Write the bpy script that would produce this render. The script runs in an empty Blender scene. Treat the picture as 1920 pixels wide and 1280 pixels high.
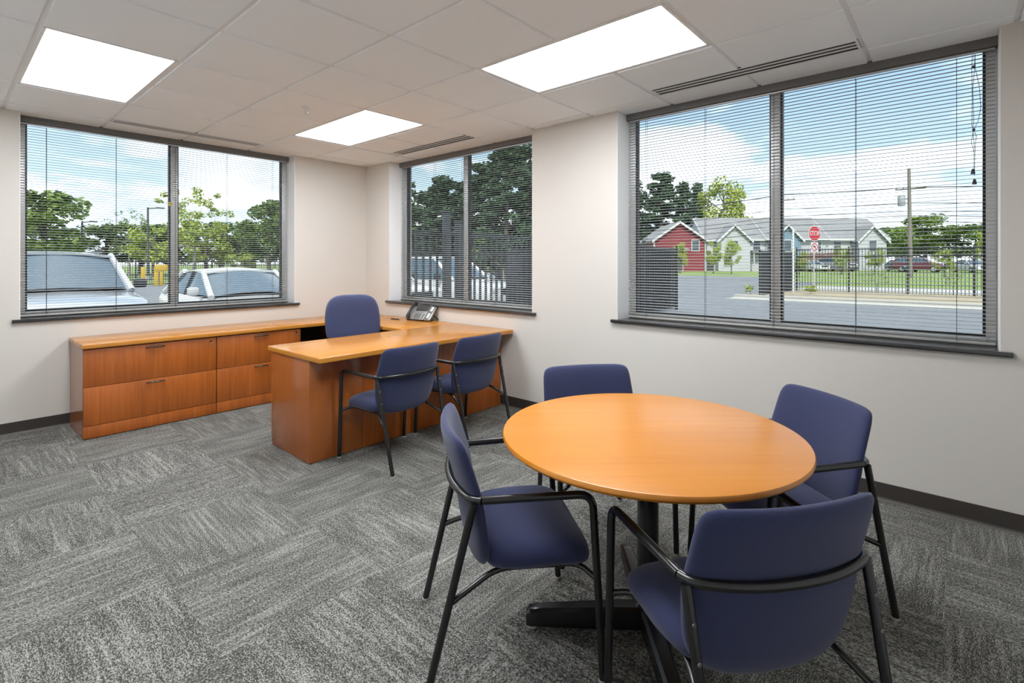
import bpy, bmesh, math, random
from mathutils import Vector, Matrix

S = bpy.context.scene
COL = S.collection
R = math.radians
PI = math.pi

# ------------------------------------------------------------------ camera
CAMX, CAMY, CAMZ = -0.9535, -2.8393, 1.3287
cd = bpy.data.cameras.new('camera')
cam = bpy.data.objects.new('camera', cd)
COL.objects.link(cam)
cam.location = (CAMX, CAMY, CAMZ)
cam.rotation_euler = (R(90), 0, -R(48.852))
cd.sensor_fit = 'HORIZONTAL'
cd.sensor_width = 36
cd.lens = 952.14 * 36 / 1920
cd.shift_x = -(967.62 - 960) / 1920
cd.shift_y = -(640 - 492.26) / 1920
cd.clip_start = 0.02
cd.clip_end = 2000
S.camera = cam

# ------------------------------------------------------------------ view
S.view_settings.view_transform = 'Standard'
S.view_settings.look = 'None'
S.view_settings.gamma = 1
S.view_settings.use_curve_mapping = False
S.view_settings.exposure = 0.18
S.cycles.use_denoising = True
S.cycles.max_bounces = 10
S.cycles.diffuse_bounces = 6
S.cycles.transparent_max_bounces = 24
S.cycles.sample_clamp_indirect = 10
S.cycles.caustics_reflective = False
S.cycles.caustics_refractive = False

PANEL = 18.5        # radiance of the ceiling light panels
SKY = 1.0
SUN = 4.5

# ------------------------------------------------------------------ world: blue sky with drifting cumulus
w = bpy.data.worlds.new('world')
S.world = w
w.use_nodes = True
nt = w.node_tree
N = nt.nodes
N.clear()
def nd(t, **k):
    n = N.new(t)
    for a, b in k.items():
        if a == 'inp':
            for i, v in b.items():
                n.inputs[i].default_value = v
        else:
            setattr(n, a, b)
    return n
def lk(a, b): nt.links.new(a, b)
tc = nd('ShaderNodeTexCoord')
sx = nd('ShaderNodeSeparateXYZ'); lk(tc.outputs['Generated'], sx.inputs[0])
grad = nd('ShaderNodeValToRGB')
e = grad.color_ramp.elements
e[0].position = 0.0; e[0].color = (1.25, 1.35, 1.45, 1)
e[1].position = 0.75; e[1].color = (0.24, 0.47, 0.86, 1)
k = e.new(0.14); k.color = (0.72, 0.93, 1.15, 1)
k = e.new(0.32); k.color = (0.44, 0.69, 1.0, 1)
lk(sx.outputs['Z'], grad.inputs[0])
mx = nd('ShaderNodeMath', operation='MAXIMUM', inp={1: 0.0}); lk(sx.outputs['Z'], mx.inputs[0])
ad = nd('ShaderNodeMath', operation='ADD', inp={1: 0.22}); lk(mx.outputs[0], ad.inputs[0])
dx = nd('ShaderNodeMath', operation='DIVIDE'); lk(sx.outputs['X'], dx.inputs[0]); lk(ad.outputs[0], dx.inputs[1])
dy = nd('ShaderNodeMath', operation='DIVIDE'); lk(sx.outputs['Y'], dy.inputs[0]); lk(ad.outputs[0], dy.inputs[1])
cb = nd('ShaderNodeCombineXYZ', inp={2: 3.7}); lk(dx.outputs[0], cb.inputs[0]); lk(dy.outputs[0], cb.inputs[1])
nz = nd('ShaderNodeTexNoise', inp={'Scale': 0.95, 'Detail': 9.0, 'Roughness': 0.52, 'Distortion': 0.25})
lk(cb.outputs[0], nz.inputs['Vector'])
cr = nd('ShaderNodeValToRGB')
cr.color_ramp.elements[0].position = 0.47; cr.color_ramp.elements[0].color = (0, 0, 0, 1)
cr.color_ramp.elements[1].position = 0.74; cr.color_ramp.elements[1].color = (1, 1, 1, 1)
lk(nz.outputs['Fac'], cr.inputs[0])
nz2 = nd('ShaderNodeTexNoise', inp={'Scale': 2.6, 'Detail': 6.0, 'Roughness': 0.5})
lk(cb.outputs[0], nz2.inputs['Vector'])
cc = nd('ShaderNodeMix', data_type='RGBA', inp={6: (2.0, 2.1, 2.2, 1), 7: (5.6, 5.5, 5.4, 1)})
lk(nz2.outputs['Fac'], cc.inputs[0])
mixc = nd('ShaderNodeMix', data_type='RGBA')
lk(cr.outputs[0], mixc.inputs[0]); lk(grad.outputs[0], mixc.inputs[6]); lk(cc.outputs[2], mixc.inputs[7])
bg = nd('ShaderNodeBackground', inp={1: SKY}); lk(mixc.outputs[2], bg.inputs[0])
out = nd('ShaderNodeOutputWorld'); lk(bg.outputs[0], out.inputs[0])

# ------------------------------------------------------------------ sun: high, from behind the building
sd = bpy.data.lights.new('sun', 'SUN')
sd.energy = SUN
sd.angle = R(3)
sd.color = (1.0, 0.95, 0.86)
so = bpy.data.objects.new('sun', sd)
COL.objects.link(so)
so.rotation_euler = Vector((0.62, 0.42, -0.80)).to_track_quat('-Z', 'Y').to_euler()

# ================================================================== materials
MATS = {}
def material(name):
    m = bpy.data.materials.new(name)
    m.use_nodes = True
    MATS[name] = m
    return m, m.node_tree.nodes, m.node_tree.links, m.node_tree.nodes['Principled BSDF']

def plain(name, col, rough=0.5, metal=0.0, spec=0.5, var=0.0, vscale=8.0, bump=0.0, bscale=200.0, coat=0.0, sheen=0.0):
    m, n, l, b = material(name)
    b.inputs['Base Color'].default_value = (*col, 1)
    b.inputs['Roughness'].default_value = rough
    b.inputs['Metallic'].default_value = metal
    b.inputs['Specular IOR Level'].default_value = spec
    b.inputs['Coat Weight'].default_value = coat
    if sheen:
        b.inputs['Sheen Weight'].default_value = sheen
        b.inputs['Sheen Roughness'].default_value = 0.45
    t = n.new('ShaderNodeTexCoord')
    z = n.new('ShaderNodeTexNoise')
    z.inputs['Scale'].default_value = vscale
    z.inputs['Detail'].default_value = 4
    l.new(t.outputs['Object'], z.inputs['Vector'])
    r = n.new('ShaderNodeMix'); r.data_type = 'RGBA'
    v = max(var, 0.02)
    r.inputs[6].default_value = (*[c * (1 - v) for c in col], 1)
    r.inputs[7].default_value = (*[min(1, c * (1 + v)) for c in col], 1)
    l.new(z.outputs['Fac'], r.inputs[0])
    l.new(r.outputs[2], b.inputs['Base Color'])
    if bump:
        z2 = n.new('ShaderNodeTexNoise')
        z2.inputs['Scale'].default_value = bscale
        z2.inputs['Detail'].default_value = 3
        l.new(t.outputs['Object'], z2.inputs['Vector'])
        bp = n.new('ShaderNodeBump')
        bp.inputs['Strength'].default_value = bump
        bp.inputs['Distance'].default_value = 0.002
        l.new(z2.outputs['Fac'], bp.inputs['Height'])
        l.new(bp.outputs[0], b.inputs['Normal'])
    return m

def wood(name, base, dark, axis='X', rough=0.28, scale=1.0, contrast=0.5, coat=0.15, spec=0.5):
    """veneer: fine straight grain plus slow broad figure, grain running along axis"""
    m, n, l, b = material(name)
    t = n.new('ShaderNodeTexCoord')
    oi = n.new('ShaderNodeObjectInfo')
    ad = n.new('ShaderNodeVectorMath'); ad.operation = 'ADD'
    sc = n.new('ShaderNodeVectorMath'); sc.operation = 'SCALE'
    sc.inputs[0].default_value = (7.3, 4.1, 9.7)
    l.new(oi.outputs['Random'], sc.inputs['Scale'])
    l.new(t.outputs['Object'], ad.inputs[0]); l.new(sc.outputs[0], ad.inputs[1])
    def grain(s, stretch, detail, dist):
        mp = n.new('ShaderNodeMapping')
        v = [s, s, s]
        v['XYZ'.index(axis)] = s * stretch
        mp.inputs['Scale'].default_value = v
        l.new(ad.outputs[0], mp.inputs[0])
        z = n.new('ShaderNodeTexNoise')
        z.inputs['Scale'].default_value = scale
        z.inputs['Detail'].default_value = detail
        z.inputs['Roughness'].default_value = 0.6
        z.inputs['Distortion'].default_value = dist
        l.new(mp.outputs[0], z.inputs['Vector'])
        return z
    g1 = grain(70, 0.03, 4, 0.0)
    g2 = grain(9, 0.10, 3, 0.8)
    mxx = n.new('ShaderNodeMath'); mxx.operation = 'MULTIPLY_ADD'
    mxx.inputs[1].default_value = 0.45
    l.new(g1.outputs['Fac'], mxx.inputs[0])
    m2 = n.new('ShaderNodeMath'); m2.operation = 'MULTIPLY'; m2.inputs[1].default_value = 0.55
    l.new(g2.outputs['Fac'], m2.inputs[0]); l.new(m2.outputs[0], mxx.inputs[2])
    rp = n.new('ShaderNodeValToRGB')
    rp.color_ramp.elements[0].position = 0.5 - 0.22 / max(contrast, .1) * 0.5
    rp.color_ramp.elements[0].color = (*dark, 1)
    rp.color_ramp.elements[1].position = 0.5 + 0.22 / max(contrast, .1) * 0.5
    rp.color_ramp.elements[1].color = (*base, 1)
    l.new(mxx.outputs[0], rp.inputs[0])
    l.new(rp.outputs[0], b.inputs['Base Color'])
    b.inputs['Roughness'].default_value = rough
    b.inputs['Coat Weight'].default_value = coat
    b.inputs['Coat Roughness'].default_value = 0.2
    b.inputs['Specular IOR Level'].default_value = spec
    return m

wood('desk_top_wood', (0.58, 0.25, 0.040), (0.46, 0.18, 0.025), 'X', 0.20, 1.0, 0.5, 0.0, 0.5)
wood('bridge_top_wood', (0.58, 0.25, 0.040), (0.46, 0.18, 0.025), 'Y', 0.24, 1.0, 0.5, 0.0, 0.32)
wood('table_wood', (0.66, 0.25, 0.018), (0.56, 0.20, 0.012), 'X', 0.26, 1.0, 0.5, 0.0, 0.7)
wood('front_wood', (0.48, 0.130, 0.020), (0.27, 0.068, 0.010), 'Z', 0.36, 1.0, 0.6, 0.05)
wood('panel_wood', (0.37, 0.112, 0.026), (0.29, 0.083, 0.018), 'Z', 0.17, 1.0, 0.35, 0.2)
wood('edge_wood', (0.55, 0.27, 0.10), (0.44, 0.19, 0.06), 'X', 0.3, 1.0, 0.4, 0.2)
plain('wall_paint', (0.615, 0.585, 0.535), 0.75, spec=0.25, var=0.012, vscale=1.5, bump=0.08, bscale=260)
plain('reveal_paint', (0.88, 0.88, 0.875), 0.7, spec=0.25, var=0.01, bump=0.05)
plain('ceiling_tile_white', (0.92, 0.96, 0.985), 0.9, spec=0.1, var=0.015, vscale=3, bump=0.25, bscale=420)
plain('tee_white', (0.84, 0.84, 0.83), 0.45, spec=0.4)
plain('slab_grey', (0.5, 0.5, 0.5), 0.9)
plain('baseboard_brown', (0.043, 0.037, 0.032), 0.45, spec=0.45, var=0.04)
plain('baseboard_toe', (0.11, 0.10, 0.09), 0.5)
plain('sill_black', (0.026, 0.025, 0.025), 0.14, spec=0.8)
plain('header_grey', (0.135, 0.130, 0.125), 0.5)
plain('aluminium', (0.62, 0.62, 0.62), 0.35, metal=0.55)
plain('frame_silver', (0.74, 0.74, 0.73), 0.4, spec=0.5, metal=0.2)
plain('gasket_black', (0.012, 0.012, 0.013), 0.5)
plain('slat_grey', (0.41, 0.40, 0.37), 0.38, spec=0.5, metal=0.15)
plain('cord_dark', (0.045, 0.045, 0.05), 0.7)
plain('fabric_blue', (0.034, 0.041, 0.098), 0.85, spec=0.2, var=0.10, vscale=350, bump=0.5, bscale=900, sheen=0.25)
plain('fabric_task', (0.046, 0.056, 0.122), 0.85, spec=0.2, var=0.10, vscale=350, bump=0.5, bscale=900, sheen=0.5)
plain('black_metal', (0.010, 0.010, 0.010), 0.24, spec=0.6)
plain('black_plastic', (0.016, 0.016, 0.018), 0.45)
plain('glide_grey', (0.42, 0.41, 0.39), 0.5)
plain('screw_steel', (0.25, 0.25, 0.25), 0.35, metal=0.9)
plain('handle_bronze', (0.11, 0.095, 0.08), 0.25, metal=0.85)
plain('lock_brass', (0.72, 0.66, 0.52), 0.25, metal=0.9)
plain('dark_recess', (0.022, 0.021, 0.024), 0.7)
plain('white_metal', (0.80, 0.80, 0.79), 0.45)
plain('phone_silver', (0.30, 0.30, 0.29), 0.35, metal=0.4)
plain('phone_black', (0.020, 0.020, 0.022), 0.38)
plain('phone_screen', (0.055, 0.050, 0.055), 0.15)
plain('phone_label', (0.62, 0.72, 0.64), 0.4)
plain('key_grey', (0.13, 0.13, 0.13), 0.5)
plain('yellow_tag', (0.75, 0.60, 0.10), 0.5)
# exterior (outdoor surfaces lit by a bright sky)
OUT = 0.62
def outdoor(name, col, *a, **k):
    return plain(name, tuple(c * OUT for c in col), *a, **k)
outdoor('asphalt', (0.22, 0.235, 0.25), 0.9, var=0.22, vscale=0.9, bump=0.3, bscale=30)
outdoor('concrete', (0.58, 0.56, 0.50), 0.9, var=0.08, vscale=2)
outdoor('mulch', (0.46, 0.38, 0.24), 0.95, var=0.25, vscale=3)
outdoor('grass', (0.25, 0.35, 0.075), 0.95, var=0.30, vscale=0.35)
plain('fence_black', (0.012, 0.013, 0.015), 0.45)
outdoor('bark', (0.15, 0.12, 0.09), 0.9, var=0.25, vscale=6)
outdoor('pale_bark', (0.34, 0.31, 0.27), 0.9, var=0.2, vscale=6)
outdoor('leaf_green', (0.22, 0.33, 0.05), 0.8, var=0.35, vscale=0.9)
outdoor('leaf_lime', (0.46, 0.55, 0.08), 0.8, var=0.30, vscale=0.9)
outdoor('leaf_pine', (0.065, 0.125, 0.055), 0.85, var=0.35, vscale=0.9)
outdoor('leaf_dark', (0.14, 0.22, 0.05), 0.85, var=0.35, vscale=0.9)
outdoor('siding_red', (0.30, 0.045, 0.055), 0.8, var=0.08)
outdoor('siding_grey', (0.62, 0.64, 0.66), 0.8, var=0.05)
outdoor('siding_blue', (0.22, 0.34, 0.44), 0.8, var=0.05)
outdoor('siding_white', (0.74, 0.75, 0.76), 0.8, var=0.04)
outdoor('brick_far', (0.26, 0.13, 0.10), 0.85, var=0.2, vscale=6)
outdoor('roof_grey', (0.30, 0.30, 0.30), 0.9, var=0.15, vscale=1.2)
outdoor('trim_white', (0.80, 0.80, 0.80), 0.6)
plain('house_glass', (0.05, 0.07, 0.09), 0.08)
outdoor('car_silver', (0.66, 0.69, 0.72), 0.22, metal=0.35, coat=0.6)
outdoor('car_white', (0.78, 0.79, 0.79), 0.25, coat=0.6)
outdoor('car_maroon', (0.16, 0.02, 0.03), 0.25, coat=0.6)
outdoor('car_navy', (0.05, 0.07, 0.12), 0.25, coat=0.6)
plain('car_glass', (0.050, 0.085, 0.115), 0.04, spec=0.6)
plain('tyre', (0.015, 0.015, 0.015), 0.8)
plain('rim', (0.45, 0.45, 0.46), 0.3, metal=0.8)
plain('grille_black', (0.012, 0.012, 0.013), 0.35)
outdoor('lamp_clear', (0.75, 0.77, 0.78), 0.08)
outdoor('pole_wood', (0.27, 0.24, 0.20), 0.9, var=0.2, vscale=4)
plain('pole_dark', (0.05, 0.05, 0.05), 0.6)
plain('wire_black', (0.01, 0.01, 0.01), 0.7)
outdoor('transformer_grey', (0.42, 0.44, 0.45), 0.5)
outdoor('sign_red', (0.55, 0.02, 0.03), 0.5)
outdoor('sign_white', (0.85, 0.85, 0.85), 0.5)
plain('sign_black', (0.02, 0.02, 0.02), 0.5)
outdoor('post_steel', (0.62, 0.62, 0.60), 0.5)
outdoor('safety_yellow', (0.80, 0.50, 0.02), 0.5)

def emissive(name, col, s):
    m, n, l, b = material(name)
    b.inputs['Base Color'].default_value = (*col, 1)
    b.inputs['Emission Color'].default_value = (*col, 1)
    b.inputs['Emission Strength'].default_value = s
emissive('panel_glow', (0.95, 0.98, 1.03), PANEL)

m, n, l, b = material('window_glass')
n.remove(b)
tr = n.new('ShaderNodeBsdfTransparent'); tr.inputs[0].default_value = (0.95, 0.97, 0.965, 1)
gl = n.new('ShaderNodeBsdfGlossy'); gl.inputs['Roughness'].default_value = 0.02
ms = n.new('ShaderNodeMixShader')
ms.inputs[0].default_value = 0.002
l.new(tr.outputs[0], ms.inputs[1]); l.new(gl.outputs[0], ms.inputs[2])
l.new(ms.outputs[0], n['Material Output'].inputs[0])

# carpet: streaky loop pile, streaks run along the tile's own x axis
m, n, l, b = material('carpet')
t = n.new('ShaderNodeTexCoord'); oi = n.new('ShaderNodeObjectInfo')
sc = n.new('ShaderNodeVectorMath'); sc.operation = 'SCALE'; sc.inputs[0].default_value = (31, 57, 13)
l.new(oi.outputs['Random'], sc.inputs['Scale'])
ad = n.new('ShaderNodeVectorMath'); ad.operation = 'ADD'
l.new(t.outputs['Object'], ad.inputs[0]); l.new(sc.outputs[0], ad.inputs[1])
def cnoise(scale, detail=2, rough=0.5):
    mp = n.new('ShaderNodeMapping'); mp.inputs['Scale'].default_value = scale
    l.new(ad.outputs[0], mp.inputs[0])
    z = n.new('ShaderNodeTexNoise'); z.inputs['Scale'].default_value = 1.0
    z.inputs['Detail'].default_value = detail; z.inputs['Roughness'].default_value = rough
    l.new(mp.outputs[0], z.inputs['Vector'])
    return z.outputs['Fac']
def cramp(v, a, b_):
    r = n.new('ShaderNodeMapRange'); r.inputs[1].default_value = a; r.inputs[2].default_value = b_
    l.new(v, r.inputs[0]); return r.outputs[0]
def cmath(op, a, b_):
    q = n.new('ShaderNodeMath'); q.operation = op
    for i, v in enumerate((a, b_)):
        if isinstance(v, (int, float)): q.inputs[i].default_value = v
        else: l.new(v, q.inputs[i])
    return q.outputs[0]
streak = cramp(cnoise((4.5, 62, 1), 3), 0.40, 0.72)
broad = cramp(cnoise((2.2, 9, 1), 2), 0.32, 0.68)
fine = cramp(cnoise((150, 250, 1), 1), 0.30, 0.70)
yarn = cramp(cnoise((60, 300, 1), 1), 0.3, 0.7)
v = cmath('ADD', cmath('MULTIPLY', streak, 0.16), cmath('MULTIPLY', cmath('MULTIPLY', broad, streak), 0.26))
v = cmath('ADD', v, cmath('MULTIPLY', cmath('SUBTRACT', fine, 0.42), 0.95))
v = cmath('ADD', v, cmath('MULTIPLY', cmath('SUBTRACT', yarn, 0.45), 0.35))
v = cmath('ADD', v, cmath('MULTIPLY', broad, 0.12))
v = cmath('ADD', v, cmath('MULTIPLY', cmath('SUBTRACT', oi.outputs['Random'], 0.5), 0.05))
rp = n.new('ShaderNodeValToRGB')
rp.color_ramp.elements[0].position = 0.0; rp.color_ramp.elements[0].color = (0.052, 0.052, 0.046, 1)
rp.color_ramp.elements[1].position = 0.85; rp.color_ramp.elements[1].color = (0.39, 0.388, 0.355, 1)
l.new(v, rp.inputs[0]); l.new(rp.outputs[0], b.inputs['Base Color'])
b.inputs['Roughness'].default_value = 0.95
b.inputs['Specular IOR Level'].default_value = 0.15
bp = n.new('ShaderNodeBump'); bp.inputs['Strength'].default_value = 0.5; bp.inputs['Distance'].default_value = 0.003
l.new(fine, bp.inputs['Height']); l.new(bp.outputs[0], b.inputs['Normal'])

# ================================================================== geometry helpers
def link(o, parent=None):
    COL.objects.link(o)
    if parent is not None:
        o.parent = parent
    return o

def from_bm(name, bm, mat, parent=None, smooth=False, loc=None, rz=0.0):
    me = bpy.data.meshes.new(name)
    bm.normal_update()
    bm.to_mesh(me)
    bm.free()
    for mm in (mat if isinstance(mat, (list, tuple)) else [mat]):
        me.materials.append(MATS[mm])
    if smooth:
        for p in me.polygons: p.use_smooth = True
        if smooth != 'all':
            try: me.set_sharp_from_angle(angle=R(40))
            except Exception: pass
    o = bpy.data.objects.new(name, me)
    if loc: o.location = loc
    if rz: o.rotation_euler[2] = rz
    return link(o, parent)

def share(name, src, parent=None, loc=None, rz=0.0):
    o = bpy.data.objects.new(name, src.data)
    if loc: o.location = loc
    if rz: o.rotation_euler[2] = rz
    return link(o, parent)

def bx(bm, x0, x1, y0, y1, z0, z1, bev=0.0, seg=2):
    g = bmesh.ops.create_cube(bm, size=1.0, matrix=Matrix.Translation(((x0+x1)/2, (y0+y1)/2, (z0+z1)/2)) @ Matrix.Diagonal((abs(x1-x0), abs(y1-y0), abs(z1-z0), 1)))
    if bev:
        es = {e for v in g['verts'] for e in v.link_edges}
        bmesh.ops.bevel(bm, geom=list(es), offset=bev, segments=seg, affect='EDGES', profile=0.5)
    return bm

def box(name, x0, x1, y0, y1, z0, z1, mat, parent=None, bev=0.0, seg=2, **k):
    return from_bm(name, bx(bmesh.new(), x0, x1, y0, y1, z0, z1, bev, seg), mat, parent, smooth=bool(bev), **k)

def sweep(bm, pts, rad, segs=10, cap=True, sx=1.0):
    pts = [Vector(p) for p in pts]
    rads = rad if isinstance(rad, (list, tuple)) else [rad] * len(pts)
    t0 = (pts[1] - pts[0]).normalized()
    up = Vector((0, 0, 1)) if abs(t0.z) < 0.9 else Vector((0, 1, 0))
    nrm = t0.cross(up).normalized()
    rings = []
    for i, p in enumerate(pts):
        if i == 0: t = pts[1] - pts[0]
        elif i == len(pts) - 1: t = pts[-1] - pts[-2]
        else: t = (pts[i+1] - p).normalized() + (p - pts[i-1]).normalized()
        t.normalize()
        nrm = (nrm - t * nrm.dot(t)).normalized()
        bn = t.cross(nrm)
        rings.append([bm.verts.new(p + rads[i] * (nrm * math.cos(2*PI*j/segs) * sx + bn * math.sin(2*PI*j/segs))) for j in range(segs)])
    for a, b_ in zip(rings, rings[1:]):
        for j in range(segs):
            bm.faces.new((a[j], a[(j+1) % segs], b_[(j+1) % segs], b_[j]))
    if cap:
        bm.faces.new(rings[0][::-1]); bm.faces.new(rings[-1])
    return bm

def tube(name, pts, rad, mat, parent=None, segs=10):
    bm = sweep(bmesh.new(), pts, rad, segs)
    bmesh.ops.recalc_face_normals(bm, faces=bm.faces)
    return from_bm(name, bm, mat, parent, smooth=True)

def fillet(pts, r, n_=6):
    pts = [Vector(p) for p in pts]
    o = [pts[0]]
    for a, b_, c in zip(pts, pts[1:], pts[2:]):
        d1 = a - b_; d2 = c - b_
        q = min(r, d1.length * .49, d2.length * .49)
        p1 = b_ + d1.normalized() * q; p2 = b_ + d2.normalized() * q
        for i in range(n_ + 1):
            t = i / n_
            o.append((1-t)**2 * p1 + 2*t*(1-t) * b_ + t*t * p2)
    o.append(pts[-1])
    return o

def lathe(bm, prof, segs=24, c=(0, 0, 0)):
    rings = []
    for r, z in prof:
        rings.append([bm.verts.new((c[0] + r*math.cos(2*PI*j/segs), c[1] + r*math.sin(2*PI*j/segs), c[2] + z)) for j in range(segs)])
    for a, b_ in zip(rings, rings[1:]):
        for j in range(segs):
            bm.faces.new((a[j], a[(j+1) % segs], b_[(j+1) % segs], b_[j]))
    bm.faces.new(rings[0][::-1]); bm.faces.new(rings[-1])
    bmesh.ops.recalc_face_normals(bm, faces=bm.faces)
    return bm

def prism(bm, poly, axis, a, b_):
    """polygon in the plane across axis, extruded from a to b_"""
    def P(u, v, t):
        return {'X': (t, u, v), 'Y': (u, t, v), 'Z': (u, v, t)}[axis]
    A = [bm.verts.new(P(u, v, a)) for u, v in poly]
    B = [bm.verts.new(P(u, v, b_)) for u, v in poly]
    n_ = len(poly)
    bm.faces.new(A[::-1]); bm.faces.new(B)
    for i in range(n_):
        bm.faces.new((A[i], A[(i+1) % n_], B[(i+1) % n_], B[i]))
    bmesh.ops.recalc_face_normals(bm, faces=bm.faces)
    return bm

def pillow(fn, n_=18, e_top=7.0, e_bot=7.0, edge=6.0):
    """closed padded panel: fn(u, v, s) with u,v in the unit squircle and s the half-thickness factor in [-1,1]"""
    bm = bmesh.new()
    def ease(i):
        t = -1 + 2 * i / n_
        return math.copysign(1 - (1 - abs(t)) ** 1.7, t)
    g = [ease(i) for i in range(n_ + 1)]
    grid = {}
    for side in (1, -1):
        for i, u in enumerate(g):
            for j, v in enumerate(g):
                rim = i in (0, n_) or j in (0, n_)
                if rim and side == -1:
                    grid[(side, i, j)] = grid[(1, i, j)]; continue
                m_ = max(abs(u), abs(v))
                e_ = e_top if v > 0 else e_bot
                nn = (abs(u)**e_ + abs(v)**e_) ** (1/e_) if m_ > 0 else 1
                k_ = m_ / nn if nn > 0 else 1
                th = max(0.0, 1 - m_ ** edge) ** 0.5
                grid[(side, i, j)] = bm.verts.new(fn(u * k_, v * k_, side * th))
    for side in (1, -1):
        for i in range(n_):
            for j in range(n_):
                q = [grid[(side, i, j)], grid[(side, i+1, j)], grid[(side, i+1, j+1)], grid[(side, i, j+1)]]
                bm.faces.new(q if side == 1 else q[::-1])
    bmesh.ops.recalc_face_normals(bm, faces=bm.faces)
    return bm

def empty(name, loc=(0, 0, 0), rz=0.0):
    o = bpy.data.objects.new(name, None)
    o.empty_display_size = 0.1
    o.location = loc
    o.rotation_euler[2] = rz
    COL.objects.link(o)
    return o

def tag(o, label=None, cat=None, group=None, kind=None):
    if label: o['label'] = label
    if cat: o['category'] = cat
    if group: o['group'] = group
    if kind: o['kind'] = kind
    return o

def thing(name, label, cat, loc=(0, 0, 0), rz=0.0, group=None):
    return tag(empty(name, loc, rz), label, cat, group)

def copy_tree(o, parent=None):
    c = o.copy()
    COL.objects.link(c)
    c.parent = parent
    for ch in list(o.children):
        copy_tree(ch, c)
    return c

# ================================================================== the room
XR, YL = 2.54, 2.67          # inner faces of the two window walls
XB, YB = -2.10, -3.80        # unseen walls behind the camera, set close for more bounce light
CE = 2.5086                  # ceiling height
SILL = 0.887
WIN_R = [(0.022, 2.180), (-2.992, -0.831)]     # along y
WIN_L = [(-0.519, 1.653)]                      # along x
WT = 0.32                    # wall thickness
HEAD = CE + 0.10

def notched(lo, hi, wins):
    poly = [(lo, 0.0), (hi, 0.0), (hi, HEAD)]
    for a, b_ in sorted(wins, reverse=True):
        poly += [(b_, HEAD), (b_, SILL - 0.025), (a, SILL - 0.025), (a, HEAD)]
    poly.append((lo, HEAD))
    return poly
def struct(o):
    o['kind'] = 'structure'
    return o
struct(from_bm('wall_right', prism(bmesh.new(), notched(YB - WT, YL + WT, WIN_R), 'X', XR, XR + WT), 'wall_paint'))
struct(from_bm('wall_left', prism(bmesh.new(), notched(XB - WT, XR, WIN_L), 'Y', YL, YL + WT), 'wall_paint'))
struct(box('wall_back', XB - WT, XR, YB - WT, YB, 0, HEAD, 'reveal_paint'))  # both unseen walls are painted whiter to bounce light onto the ceiling
struct(box('wall_side', XB - WT, XB, YB, YL, 0, HEAD, 'reveal_paint'))

# floor: slab and carpet tiles, quarter-turned like a chequerboard
fl = struct(box('floor', XB - WT, XR + WT, YB - WT, YL + WT, -0.30, -0.006, 'slab_grey'))
TS = 0.61
fx0, fy0 = -0.31, 0.255
proto = {}
i0 = math.floor((XB - fx0) / TS); i1 = math.ceil((XR - fx0) / TS)
j0 = math.floor((YB - fy0) / TS); j1 = math.ceil((YL - fy0) / TS)
for i in range(i0, i1):
    for j in range(j0, j1):
        xa, xb = max(fx0 + i*TS, XB), min(fx0 + (i+1)*TS, XR)
        ya, yb = max(fy0 + j*TS, YB), min(fy0 + (j+1)*TS, YL)
        if xb - xa < 0.01 or yb - ya < 0.01: continue
        turn = (i + j) % 2
        cxx, cyy = (xa + xb) / 2, (ya + yb) / 2
        wx, wy = xb - xa - 0.0004, yb - ya - 0.0004
        if turn: wx, wy = wy, wx
        key = (round(wx, 3), round(wy, 3))
        if key not in proto:
            o = box('carpet_tile', -wx/2, wx/2, -wy/2, wy/2, -0.006, 0.0, 'carpet', fl)
            proto[key] = o
        else:
            o = share('carpet_tile', proto[key], fl)
        o.location = (cxx, cyy, 0)
        o.rotation_euler[2] = PI/2 if turn else 0

# baseboards (rubber cove base)
def baseboard(name, poly_axis, a, b_, base, sign):
    H = 0.097
    poly = [(base, 0.0), (base + sign*0.013, 0.0), (base + sign*0.010, 0.006), (base + sign*0.004, 0.016), (base + sign*0.004, H - 0.002), (base + sign*0.003, H), (base, H)]
    o = struct(from_bm(name, prism(bmesh.new(), poly, poly_axis, a, b_), 'baseboard_brown'))
    toe = [(base + sign*0.004, 0.0), (base + sign*0.0165, 0.0), (base + sign*0.0150, 0.004), (base + sign*0.0112, 0.0075), (base + sign*0.008, 0.008)]
    from_bm('toe_strip', prism(bmesh.new(), toe, poly_axis, a, b_), 'baseboard_toe', o)
baseboard('baseboard_right', 'Y', YB, YL, XR, -1)
baseboard('baseboard_left', 'X', XB, XR, YL, -1)
baseboard('baseboard_back', 'X', XB, XR, YB, 1)
baseboard('baseboard_side', 'Y', YB, YL, XB, 1)

# ceiling: slab above, tegular tiles in a recessed tee grid
ce = struct(box('ceiling', XB - WT, XR + WT + 0.25, YB - WT, YL + WT + 0.25, CE + 0.06, CE + 0.45, 'slab_grey'))
REC = 0.138                   # depth of the soffit inside the window recess
GAP = 0.013
lights = [(-1, 0, 1, 3), (2, 3, -3, -1), (2, 3, 1, 3), (-1, 0, -3, -1)]
DIF_R = [(0.61, 1.83), (-2.44, -1.22)]       # slot diffusers along the right wall (y ranges)
DIF_L = [(0.0, 1.22)]
DX = (2.272, 2.418)
DY = (2.405, 2.525)
tiles = {}
def tile(x0, x1, y0, y1, g=(1, 1, 1, 1)):
    a, b_, c, d_ = x0 + GAP*g[0], x1 - GAP*g[1], y0 + GAP*g[2], y1 - GAP*g[3]
    if b_ - a < 0.015 or d_ - c < 0.015: return
    key = (round(b_-a, 3), round(d_-c, 3))
    if key not in tiles:
        wx, wy = b_-a, d_-c
        o = box('ceiling_tile', -wx/2, wx/2, -wy/2, wy/2, 0, 0.020, 'ceiling_tile_white', ce)
        tiles[key] = o
    else:
        o = share('ceiling_tile', tiles[key], ce)
    o.location = ((a+b_)/2, (c+d_)/2, CE)
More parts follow.
